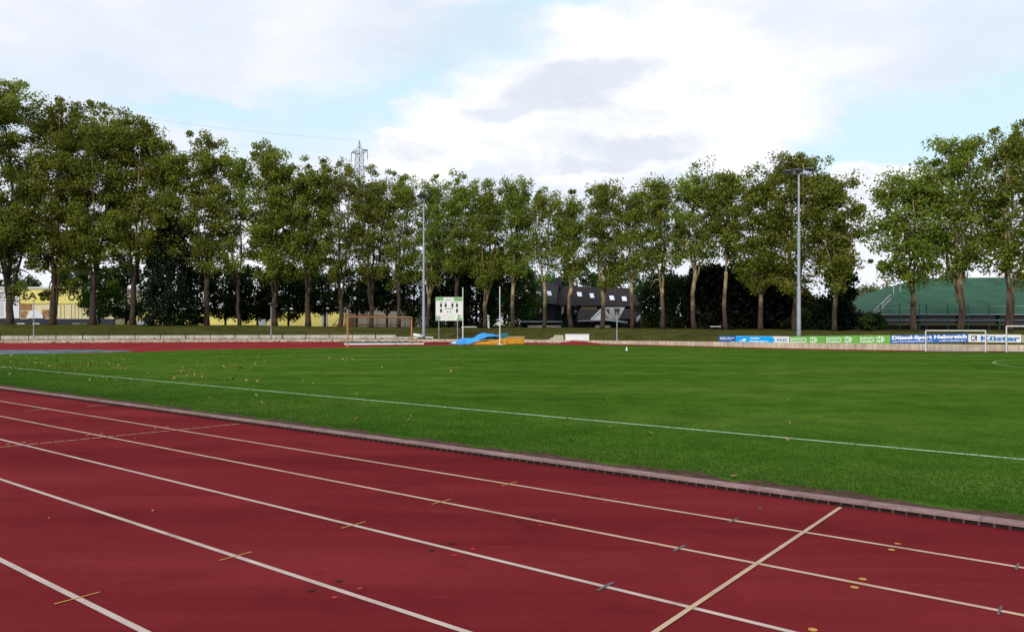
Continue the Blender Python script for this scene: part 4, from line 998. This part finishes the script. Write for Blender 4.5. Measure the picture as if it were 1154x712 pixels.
for q in ((23.2, 36, 342.6, 349), (23.6, 31, 350.4, 357.8), (48, 55, 349, 357.5)):
    m = MB(); wbox(m, *q, Y, .1, -.12); m.build('brown_panel', M['brown_wood'], sh)
m = MB(); c = Vector((X(40.5, Y), Y-.3, pz(358.6, Y))); m.poly([c+Vector((9.5*kk*math.cos(a), -.02, 9*kk*math.sin(a))) for a in np.linspace(0, math.pi, 16)]); m.build('white_picture', M['shop_white'], sh)
m = MB()
for x in (64, 68, 72, 80, 84, 88, 92, 110, 114): wbox(m, x, x+.5, 343.5, 358.4, Y, .1, -.12)
m.build('panel_rib', M['yellow_wall'], sh)
m = MB(); wbox(m, -70, 128, 359.2, 366.5, Y-.4, .5); m.build('plinth', M['blue_black'], sh)
for q, (x0, x1) in enumerate(((19.5, 28), (37, 45), (82, 91), (93.5, 97))):
    m = MB(); Yq = 100+q*.3; xg = X((x0+x1)/2, Yq); zg = ground_z(xg, Yq); m.cbox((xg, Yq, zg-.02), (x1-x0)*Yq/F, .2, .2)
    tag(m.build('parking_stop', M['render_white'], loc=(xg, Yq, zg)), ['pale parking kerb stone right of the first big trunk', 'pale parking kerb stone under the lamp post by the shop', 'longer pale kerb stone between second and third trunk', 'short pale kerb stone just left of the third trunk'][q], 'kerb stone', 'pale kerb stones before the shop')
# yellow hall
Y = 132.0; yh = thing('yellow_building', 'long plain yellow hall seen in gaps between dark trees left of the goal', 'building', (X(250, Y), Y, ZG))
m = MB(); wbox(m, 129, 388, 350.5, 372, Y, 14); m.build('wall', M['yellow_wall'], yh)
m = MB(); wbox(m, 128.4, 389, 348.6, 350.3, Y-.3, 14.6); m.build('roof_edge', M['slate'], yh)
for x0, x1 in ((150, 172), (292, 300), (363, 369)):
    m = MB(); wbox(m, x0, x1, 361 if x0 == 150 else 352.5, 367.5, Y, .1, -.12); m.build('door', M['galv'], yh)
m = MB(); wbox(m, 128.6, 387, 368.2, 372.2, Y, .1, -.12); m.build('plinth', M['slate'], yh)
# beige hall
Y = 122.0; bh = thing('beige_hall', 'plain beige flat hall seen above and through the tan goal', 'building', (X(435, Y), Y, ZG))
m = MB(); wbox(m, 390, 486, 339, 373, Y, 14); m.build('wall', M['beige_wall'], bh)
m = MB(); wbox(m, 389.4, 486.6, 337.6, 338.9, Y-.15, 14.3); m.build('roof_edge', M['galv'], bh)
for x in (400, 414, 425, 440, 456, 470):
    m = MB(); wbox(m, x, x+.6, 340, 371.5, Y, .06, -.08); m.build('downpipe', M['galv'], bh)
for x0, x1, y0 in ((391, 399.5, 355), (462, 469, 358)):
    m = MB(); wbox(m, x0, x1, y0, 371, Y, .08, -.09); m.build('door', M['brown_wood'], bh)
# dark house
Y = 112.0; hs = thing('slate_house', 'large dark slate house with skylights and a white gable front behind the trees', 'house', (X(655, Y), Y, ZG))
m = MB(); wbox(m, 588, 626, 342.5, 373, Y-2, 11); wbox(m, 626.1, 728, 344.2, 373, Y, 9); m.build('wall', M['slate_wall'], hs)
m = MB()
def P3(px, py, Y_): return at(px, Y_, py)
eL, eM = P3(584, 342.3, Y-2.5), P3(627, 342.3, Y-2.5); rz_ = pz(318, Y+4); r0_, r1_ = Vector((X(612, Y+4), Y+4, rz_)), Vector((X(630, Y+4), Y+4, rz_))
bL, bM = Vector((eL.x, Y+9.5, eL.z)), Vector((eM.x, Y+9.5, eL.z))
m.quad(eL, eM, r1_, r0_); m.poly([eL, r0_, bL]); m.quad(bL, r0_, r1_, bM); m.poly([eM, bM, r1_]); m.quad(eL, bL, bM, eM)
f0_, f1_ = P3(622, 343.8, Y-.5), P3(731, 345.4, Y-.5); zr = pz(322, Y+4.5); s0_, s1_ = Vector((X(628, Y+4.5), Y+4.5, zr)), Vector((X(708, Y+4.5), Y+4.5, zr-.35))
k0_, k1_ = Vector((f0_.x, Y+9.5, f0_.z)), Vector((f1_.x, Y+9.5, f1_.z))
roof = m.build('roof', M['slate'], hs)
m = MB(); m.quad(f0_, f1_, s1_, s0_); m.quad(k0_, s0_, s1_, k1_); m.poly([f1_, k1_, s1_]); m.quad(f0_, k0_, k1_, f1_); m.poly([f0_, s0_, k0_]); roof2 = m.build('roof', M['brown_roof'], hs)
m = MB(); m.box(P3(625, 324, Y+3.5), (1.1, 0, 0), (0, .8, 0), (0, 0, 1.5)); subpart(m, 'chimney', M['slate'], roof, hs)
def on_slope(px, py, A_, B_, C_):
    n_ = (B_-A_).cross(C_-A_); d_ = Vector(((px-CX)/F, 1, -(py-HY)/F)); o_ = Vector((0, 0, CAMH)); return o_+d_*((A_-o_).dot(n_)/d_.dot(n_))
for px, py, wd, plane_, rf in ((607, 331, 4, (eL, eM, r0_), roof), (619, 331, 4.5, (eL, eM, r0_), roof), (653, 332, 5, (f0_, f1_, s0_), roof2), (667, 333.5, 4.5, (f0_, f1_, s0_), roof2), (689.5, 336, 5, (f0_, f1_, s0_), roof2), (703.5, 337, 5, (f0_, f1_, s0_), roof2)):
    n_ = (plane_[1]-plane_[0]).cross(plane_[2]-plane_[0]).normalized(); n_ = n_ if n_.y < 0 else -n_
    q = [on_slope(px+a*wd/2+sk, py+b_, *plane_) for a, b_, sk in ((-1, 2.4, .6), (1, 2.4, .6), (1, -2.4, -.6), (-1, -2.4, -.6))]
    m = MB(); m.hexa([x+n_*.01 for x in q]+[x+n_*.08 for x in q]); subpart(m, 'skylight', M['sky_glass'], rf, hs)
def window(x0, x1, y0, y1, Y_, parent, root, mats=('render_white', 'glass'), fr=.16):
    m = MB(); wbox(m, x0, x1, y0, y1, Y_, .08, -.10); f_ = m.build('window', M[mats[0]], root)
    e = fr*F/Y_; m = MB(); wbox(m, x0+e, x1-e, y0+e, y1-e, Y_, .03, -.115); subpart(m, 'pane', M[mats[1]], f_, root)
for x in (597.3, 603.2, 609): window(x-1.2, x+1.2, 347.6, 352.2, Y-2, None, hs, ('render_white', 'sky_glass'), .04)
window(633, 640.2, 344.8, 354, Y, None, hs, fr=.24); window(646.2, 649.4, 345.4, 353, Y, None, hs)
m = MB(); wbox(m, 654.6, 672.5, 344.9, 349.2, Y, .1, -.12); m.build('timber_panel', M['timber'], hs)
m = MB(); m.poly([P3(680.6, 346.2, Y-1), P3(704.3, 346.2, Y-1), P3(697, 360, Y-1), P3(680.6, 360, Y-1)][::-1])
gbl = MB(); a_ = [P3(680.6, 346.2, Y-1), P3(704.3, 346.2, Y-1), P3(697, 360, Y-1), P3(680.6, 360, Y-1)]; gbl.hexa([x for x in a_]+[x+Vector((0, .9, 0)) for x in a_]); gbl.build('gable_front', M['render_white'], hs)
window(682.6, 686.6, 348.2, 354.4, Y-1, None, hs, ('glass', 'glass'), .1); window(693, 697.2, 348, 354.6, Y-1, None, hs, ('glass', 'glass'), .1)
def slab(m, a, b, c_, d_, th=.18):
    n_ = (b-a).cross(d_-a).normalized()*th; m.hexa([a, b, c_, d_, a+n_, b+n_, c_+n_, d_+n_])
m = MB(); slab(m, P3(649.5, 361, Y-5), P3(665, 361, Y-5), P3(676.5, 349.4, Y-1.2), P3(653, 349.4, Y-1.2)); m.build('wing_roof', M['brown_roof'], hs)
m = MB(); slab(m, P3(697, 360.5, Y-4.5), P3(716.5, 360.5, Y-4.5), P3(726, 350, Y-1.2), P3(704.5, 349.4, Y-1.2)); m.build('wing_roof', M['brown_roof'], hs)
for a_, b_ in ((P3(665.2, 361, Y-5.05), P3(676.7, 349.4, Y-1.25)), (P3(716.6, 360.8, Y-4.55), P3(726.2, 350.2, Y-1.25)), (P3(680.8, 350, Y-1.1), P3(687, 359.5, Y-1.6))):
    m = MB(); m.box(a_-Vector((0, 0, .25)), b_-a_, Vector((.2, 0, 0)), Vector((0, 0, .42))); m.build('verge', M['render_white'], hs)
m = MB(); m.poly([P3(667.5, 361, Y-4.9), P3(679.6, 361, Y-4.9), P3(676.8, 351.5, Y-1.3)]); m.build('gable_end', M['render_white'], hs)
m = MB(); wbox(m, 586, 634, 361.6, 363.2, Y-6, 4); m.build('canopy', M['galv'], hs)
m = MB(); slab(m, P3(651, 362.4, Y-6.5), P3(680, 361.8, Y-6.5), P3(680, 360.6, Y-3), P3(651, 361, Y-3), .12); m.build('canopy', M['galv'], hs)
m = MB(); slab(m, P3(681, 361.4, Y-6.5), P3(707, 364.2, Y-6.5), P3(707, 363, Y-3), P3(681, 360.2, Y-3), .12); m.build('canopy', M['galv'], hs)
for x in (588, 610, 632, 654, 666, 678, 690, 704):
    m = MB(); p = P3(x, 362.6, Y-6.2); m.tube([(p.x, p.y, ZG-.1), tuple(p)], .06, 6); m.build('canopy_post', M['slate'], hs)
for x0, x1 in ((594.5, 632.5), (671, 688)):
    m = MB(); wbox(m, x0, x1, 366.5, 373, Y-6.6, .25); m.build('terrace_parapet', M['wall_grey'], hs)
# green roofed hall
Y = 84.0; gh = thing('green_hall', 'low sports hall with a big green pitched roof at the right edge', 'building', (X(1100, Y), Y, ZG))
ze, zr = pz(353.8, Y), pz(313.5, Y+13); xl_, xr_ = X(979, Y), 112.0; rx = X(1037, Y+13)
m = MB(); e0, e1, e2, e3 = Vector((xl_, Y, ze)), Vector((xr_, Y, ze)), Vector((xr_, Y+26, ze)), Vector((xl_, Y+26, ze)); q0, q1 = Vector((rx, Y+13, zr)), Vector((xr_-10, Y+13, zr+.5))
m.quad(e0, e1, q1, q0); m.poly([e0, q0, e3]); m.quad(e2, e3, q0, q1); m.poly([e1, e2, q1]); m.quad(e0, e3, e2, e1); roof = m.build('roof', M['green_roof'], gh)
m = MB()
for f in np.linspace(.02, .98, 58):
    a_ = e0+(e1-e0)*f; b_ = q0+(q1-q0)*min(1, max(0, (a_.x-rx)/(q1.x-rx))) if a_.x > rx else e0+(q0-e0)*((a_.x-xl_)/(rx-xl_)); b_ = Vector((a_.x, b_.y, b_.z))
    if a_.x < xr_-10: m.box(a_+Vector((0, -.005, .005)), (.035, 0, 0), b_-a_, (0, 0, .035))
subpart(m, 'standing_seam', M['green_roof'], roof, gh)
m = MB(); m.box((xl_+2, Y+1.2, ze-1.1), (xr_-xl_-4, 0, 0), (0, .2, 0), (0, 0, 1.05)); m.build('glazing', M['navy_glass'], gh)
m = MB(); m.box((xl_+1.5, Y+1.25, ZG-1), (xr_-xl_-3, 0, 0), (0, .3, 0), (0, 0, ze-1.2-ZG+1)); m.box((xl_+1.5, Y+1.6, ZG-1), (.3, 0, 0), (0, 22, 0), (0, 0, ze-ZG+.9)); m.build('wall', M['hall_dark'], gh)
m = MB(); m.box((X(992, Y), Y+.9, pz(361.3, Y)), (xr_-X(992, Y), 0, 0), (0, .12, 0), (0, 0, .14)); m.build('beam', M['galv'], gh)
m = MB(); m.box((xl_, Y-.1, ze-.10), (xr_-xl_, 0, 0), (0, .09, 0), (0, 0, .10)); m.build('gutter', M['galv'], gh)
for x in np.arange(X(996, Y), xr_, 4.4):
    m = MB(); m.cbox((x, Y+1.0, ZG-.5), .16, .16, ze-ZG+.5); m.build('post', M['teal'], gh)
m = MB(); a_ = P3(985, 355.5, Y-.5); b_ = P3(1004, 337, Y-.5)
for off in (0, .5): m.tube([a_+Vector((0, 0, off)), b_+Vector((0, 0, off))], .05, 6)
for f in np.linspace(0, 1, 12): m.tube([a_+(b_-a_)*f, a_+(b_-a_)*f+Vector((0, 0, .5))], .03, 5)
m.build('roof_ladder', M['galv'], gh)
m = MB()
for x in (1007, 1014.5): p = P3(x, 336, Y+8); m.tube([tuple(p), (p.x, p.y, pz(316, Y+8))], .05, 6)
p, q = P3(1006, 317.5, Y+8), P3(1016, 317, Y+8); m.tube([p, q], .05, 6); m.build('roof_frame', M['galv'], gh)
Yc = 80.0; cf = thing('court_fence', 'tall thin teal ball fence in front of the green roofed hall', 'fence', (X(1070, Yc), Yc, ZG))
for px in (992, 1014, 1036, 1044, 1068, 1091, 1114.5, 1137, 1160):
    x = X(px, Yc); m = MB(); m.tube([(x, Yc, ZG-.2), (x, Yc, pz(343, Yc))], .05, 6); m.build('post', M['teal'], cf)
for x0, x1, py in ((992, 1039, 347.4), (1114.5, 1175, 345), (992, 1175, 354.6)):
    m = MB(); m.tube([P3(x0, py, Yc), P3(x1, py, Yc)], .03, 6); m.build('fence_rail', M['galv'], cf)
# low garden wall on the bank
for k, (x0, x1, lb) in enumerate(((921, 941, 'pale low garden wall with dark brick coping, left of the spruce trunk'), (944, 975, 'longer pale garden wall with dark coping, by the olive shrub'))):
    Yw = 82.0; a_ = X(x0, Yw); zg = ground_z(a_, Yw); t = thing('garden_wall', lb, 'wall', (a_, Yw, zg), 'garden walls on the right bank')
    m = MB(); m.box((a_, Yw, zg-.2), (X(x1, Yw)-a_, .1, 0), (0, .25, 0), (0, 0, pz(367.6, Yw)-zg+.2)); m.build('panel', M['wall'], t)
    m = MB(); m.box((a_-.04, Yw-.05, pz(367.6, Yw)+.002), (X(x1, Yw)-a_+.08, .1, 0), (0, .35, 0), (0, 0, .13)); m.build('coping', M['brick'], t)
# pale things on the crest behind the mats
Yq = 101.0
t = thing('white_rail', 'long pale rail on the bank between scoreboard and left vault upright', 'rail', (X(528, Yq), Yq, ground_z(X(528, Yq), Yq)))
m = MB(); m.box((X(520, Yq), Yq, pz(368.8, Yq)), (X(537, Yq)-X(520, Yq), 0, 0), (0, .1, 0), (0, 0, .12)); m.build('bar', M['white_metal'], t)
for x in (520.5, 528, 536.4):
    m = MB(); m.cbox((X(x, Yq), Yq+.05, t.location.z-.05), .1, .1, pz(368.8, Yq)-t.location.z+.05); m.build('post', M['white_metal'], t)
t = thing('gate_pillar', 'white pillar with a rounded head half hidden behind a plane trunk', 'pillar', (X(548, Yq), Yq, ground_z(X(548, Yq), Yq)))
m = MB(); x = X(550.5, Yq); z = t.location.z; m.tube([(x, Yq, z-.05), (x, Yq, z+.9), (x-.06, Yq, pz(359, Yq))], [.16, .13, .16], 8); m.build('shaft', M['render_white'], t)
m = MB(); zz = pz(356.5, Yq); m.tube([(x-.1, Yq, zz-.3), (x-.1, Yq, zz-.18), (x-.1, Yq, zz+.08), (x-.1, Yq, zz+.22)], [.10, .24, .22, .05], 10); m.build('cap', M['render_white'], t)
t = thing('parked_trailer', 'pale grey tarpaulin covered trailer by the right vault upright', 'trailer', (X(563, Yq), Yq, ground_z(X(563, Yq), Yq)))
m = MB(); z = t.location.z; xs = [X(v_, Yq) for v_ in (556, 560, 564, 569)]
m.hexa([(xs[0], Yq, z+.25), (xs[3], Yq, z+.25), (xs[3], Yq+1.2, z+.25), (xs[0], Yq+1.2, z+.25), (xs[1]+.1, Yq+.3, z+.85), (xs[2], Yq+.3, z+.8), (xs[2], Yq+.9, z+.8), (xs[1]+.1, Yq+.9, z+.85)]); m.build('cover', M['wall_grey'], t)
for x in (xs[0]+.35, xs[3]-.35):
    m = MB(); m.tube([(x, Yq-.02, z+.2), (x, Yq+.12, z+.2)], .22, 12); m.build('wheel', M['slot'], t)
# ---------------------------------------------------------------- pylon and wires
Y = 300.0; pt = at(405, Y, 158); xb = pt.x; py_ = thing('electricity_pylon', 'lattice steel power pylon rising above the treetops', 'pylon', (xb, Y, 1.3))
zt = pt.z; rot = math.radians(35); ux = Vector((math.cos(rot), -math.sin(rot), 0)); uy = Vector((math.sin(rot), math.cos(rot), 0)); cc = Vector((xb, Y, 0))
def corner(z, i, j):
    hw = np.interp(z, [1, zt-16, zt-7, zt-4], [4.2, 1.35, 1.15, 1.0]); return cc+ux*hw*i+uy*hw*j+Vector((0, 0, z))
levels = list(np.linspace(1.2, zt-16, 9))+[zt-13, zt-10.2, zt-7.6, zt-5]
for i, j in ((-1, -1), (1, -1), (1, 1), (-1, 1)):
    m = MB(); m.tube([corner(z, i, j) for z in levels], .13, 5); m.build('leg', M['steel_grey'], py_)
m = MB(); cs = ((-1, -1), (1, -1), (1, 1), (-1, 1))
for a, b in zip(levels[:-1], levels[1:]):
    for q in range(4):
        c0, c1 = cs[q], cs[(q+1) % 4]; m.tube([corner(a, *c0), corner(b, *c1)], .065, 4); m.tube([corner(a, *c1), corner(b, *c0)], .065, 4); m.tube([corner(b, *c0), corner(b, *c1)], .06, 4)
m.build('bracing', M['steel_grey'], py_)
m = MB(); top = cc+Vector((0, 0, zt))
for i, j in cs: m.tube([corner(zt-5, i, j), top-Vector((0, 0, 2.2))+ux*.3*i+uy*.3*j, top], [.13, .11, .10], 5)
m.tube([top-ux*.3-Vector((0, 0, 2.8)), top+ux*.3-Vector((0, 0, 2.8))], .3, 6); m.build('peak', M['steel_grey'], py_)
for z, L_ in ((zt-4.6, 4.4), (zt-11.5, 6.2)):
    m = MB()
    for s in (-1, 1):
        tip = cc+ux*L_*s+Vector((0, 0, z+.25))
        for j in (-1, 1):
            m.tube([corner(z+.8, s, j), tip], .15, 5); m.tube([corner(z-.6, s, j), tip], .15, 5)
        for f in (.3, .6): m.tube([corner(z+.8, s, 1)*(1-f)+tip*f, corner(z-.6, s, -1)*(1-f)+tip*f], .06, 4)
    m.build('cross_arm', M['steel_grey'], py_)
    for s in (-1, 1):
        tip = cc+ux*L_*s+Vector((0, 0, z+.2)); m = MB(); m.tube([tip, tip-Vector((0, 0, 3.8))], .16, 6); m.build('insulator', M['steel_grey'], py_)
a_ = top; b_ = at(90, 210, 122); m = MB(); m.tube([a_+(b_-a_)*f-Vector((0, 0, 3.0*4*f*(1-f)*.4)) for f in np.linspace(0, 1, 16)], .024, 4)
tag(m.build('power_line', M['steel_grey'], loc=a_), 'single thin power line running from the pylon top to the upper left', 'power line')
# ---------------------------------------------------------------- sky, sun
SUN_EL, SUN_AZ = math.radians(31), math.radians(206)     # behind the viewer, slightly left
W_ = bpy.data.worlds.new('World'); bpy.context.scene.world = W_; W_.use_nodes = True; t = W_.node_tree
bg = t.nodes['Background']; bg.inputs['Strength'].default_value = .1
sky = N(t, 'ShaderNodeTexSky'); sky.sky_type = 'NISHITA'; sky.sun_disc = False; sky.sun_elevation = SUN_EL; sky.sun_rotation = SUN_AZ
sky.air_density = 1.0; sky.dust_density = 1.2; sky.ozone_density = 1.0
tc = N(t, 'ShaderNodeTexCoord'); D = tc.outputs['Generated']
se = N(t, 'ShaderNodeSeparateXYZ'); t.links.new(D, se.inputs[0])
def math_(op, a, b=None, c=None, clamp=False):
    n = N(t, 'ShaderNodeMath', operation=op); n.use_clamp = clamp
    for k, v in enumerate((a, b, c)):
        if v is None: continue
        if isinstance(v, (int, float)): n.inputs[k].default_value = v
        else: t.links.new(v, n.inputs[k])
    return n.outputs[0]
az = math_('ARCTAN2', se.outputs['X'], se.outputs['Y']); el = math_('ARCSINE', se.outputs['Z'])
stretch = mapping(t, D, (1, 1, 2.2))
wob1 = noise(t, stretch, 7, 9, .66); wob2 = noise(t, stretch, 3.2, 5, .55, .4)
sw = N(t, 'ShaderNodeSeparateColor'); t.links.new(wob1.outputs['Color'], sw.inputs[0])
sw2 = N(t, 'ShaderNodeSeparateColor'); t.links.new(wob2.outputs['Color'], sw2.inputs[0])
def warp(c, a, b, amt1, amt2):
    return math_('ADD', c, math_('ADD', math_('MULTIPLY', math_('SUBTRACT', a, .5), amt1), math_('MULTIPLY', math_('SUBTRACT', b, .5), amt2)))
azw = warp(az, sw.outputs[0], sw2.outputs[0], .16, .14); elw = warp(el, sw.outputs[1], sw2.outputs[1], .10, .08)
def blob(px, py, wx, wy, rot=0.0, sharp=(1.0, .55)):
    """soft patch of sky round a fixed compass bearing and elevation (sizes in picture-degree units of the lens)"""
    a0 = math.atan2(px-CX, F); e0 = math.atan2(HY-py, math.hypot(px-CX, F)); r = math.radians(rot)
    dx = math_('SUBTRACT', azw, a0); dy = math_('SUBTRACT', elw, e0)
    x = math_('MULTIPLY_ADD', dx, math.cos(r), math_('MULTIPLY', dy, math.sin(r))); y = math_('MULTIPLY_ADD', dy, math.cos(r), math_('MULTIPLY', dx, -math.sin(r)))
    x = math_('DIVIDE', x, wx/F); y = math_('DIVIDE', y, wy/F)
    d = math_('SQRT', math_('MULTIPLY_ADD', x, x, math_('MULTIPLY', y, y)))
    mr = N(t, 'ShaderNodeMapRange', interpolation_type='SMOOTHSTEP'); mr.inputs['From Min'].default_value = sharp[0]; mr.inputs['From Max'].default_value = sharp[1]
    t.links.new(d, mr.inputs['Value']); return mr.outputs[0]
def union(*b):
    o = b[0]
    for x in b[1:]: o = math_('MAXIMUM', o, x)
    return o
holes = union(blob(395, 125, 150, 46, 18, (1.3, .2)), blob(470, 95, 120, 32, 30, (1.35, .2)), blob(600, 28, 150, 46, 14, (1.2, .25)), blob(985, 158, 190, 36, 12, (1.2, .3)), blob(1120, 130, 120, 34, 18, (1.2, .3)), blob(230, 128, 120, 20, 0, (1.2, .4)), blob(860, 105, 110, 16, -6, (1.3, .5)))
cum = union(blob(640, 145, 205, 62, 0, (1.05, .72)), blob(760, 110, 200, 75, 0, (1.1, .6)), blob(505, 170, 105, 46, 12, (1.02, .75)), blob(720, 50, 130, 40, 0, (1.2, .6)), blob(835, 178, 48, 26, 0, (1.05, .7)), blob(1000, 205, 60, 24, 0, (1.05, .7)), blob(960, 195, 50, 20, 0, (1.05, .7)))
grey = union(blob(655, 100, 100, 34, 12, (1.1, .5)), blob(735, 160, 75, 17, 0, (1.2, .4)), math_('MULTIPLY', blob(500, 40, 120, 36, 0, (1.25, .2)), .6), blob(590, 125, 60, 22, 0, (1.2, .4)), blob(690, 178, 55, 13, 0, (1.2, .4)), math_('MULTIPLY', blob(80, 40, 240, 46, 0, (1.3, .1)), .25), math_('MULTIPLY', blob(1090, 60, 160, 30, 10, (1.3, .1)), .25))
K = 10.0
veil_n = noise(t, stretch, 2.6, 7, .6, .3)
vr = ramp(t, [(.3, (.66*K, .73*K, .84*K)), (.48, (.77*K, .81*K, .90*K)), (.68, (.92*K, .93*K, .97*K))]); t.links.new(veil_n.outputs['Fac'], vr.inputs['Fac'])
vm = ramp(t, [(.30, (.72, .72, .72)), (.52, (1, 1, 1))]); t.links.new(veil_n.outputs['Fac'], vm.inputs['Fac'])
blue = mixc(t, .72, sky.outputs[0], (.72*K, .96*K, 1.08*K))
c = mixc(t, vm.outputs['Color'], blue, vr.outputs['Color'])
c = mixc(t, math_('MULTIPLY', holes, .92), c, blue)
cn = noise(t, stretch, 8, 8, .66, .3)
cr = ramp(t, [(.32, (.74*K, .77*K, .84*K)), (.46, (.88*K, .90*K, .93*K)), (.62, (1.0*K, 1.0*K, 1.0*K))]); t.links.new(cn.outputs['Fac'], cr.inputs['Fac'])
c = mixc(t, math_('MULTIPLY', cum, .97), c, cr.outputs['Color'])
c = mixc(t, math_('MULTIPLY', grey, .68), c, (.60*K, .66*K, .77*K))
t.links.new(c, bg.inputs['Color'])
su = bpy.data.lights.new('sun', 'SUN'); su.energy = 2.4; su.angle = math.radians(12); su.color = (1, .95, .87)
so = bpy.data.objects.new('sun', su); C.objects.link(so)
sv = Vector((math.sin(SUN_AZ)*math.cos(SUN_EL), math.cos(SUN_AZ)*math.cos(SUN_EL), math.sin(SUN_EL))); so.rotation_euler = sv.to_track_quat('Z', 'Y').to_euler()
# ---------------------------------------------------------------- camera
cam = bpy.data.cameras.new('camera'); cam.sensor_width = 36; cam.lens = 36*F/1154; cam.shift_y = 9/1154; cam.clip_end = 12000; cam.clip_start = .05
co = bpy.data.objects.new('camera', cam); C.objects.link(co); co.location = (0, 0, CAMH); co.rotation_euler = (math.pi/2, 0, 0)
sc = bpy.context.scene; sc.camera = co
vs = sc.view_settings; vs.view_transform = 'Standard'; vs.look = 'None'; vs.exposure = 0.18; vs.gamma = 1; vs.use_curve_mapping = False
sc.render.resolution_x, sc.render.resolution_y = 1024, 631
sc.cycles.use_denoising = True; sc.cycles.max_bounces = 6; sc.cycles.diffuse_bounces = 3; sc.cycles.transmission_bounces = 3
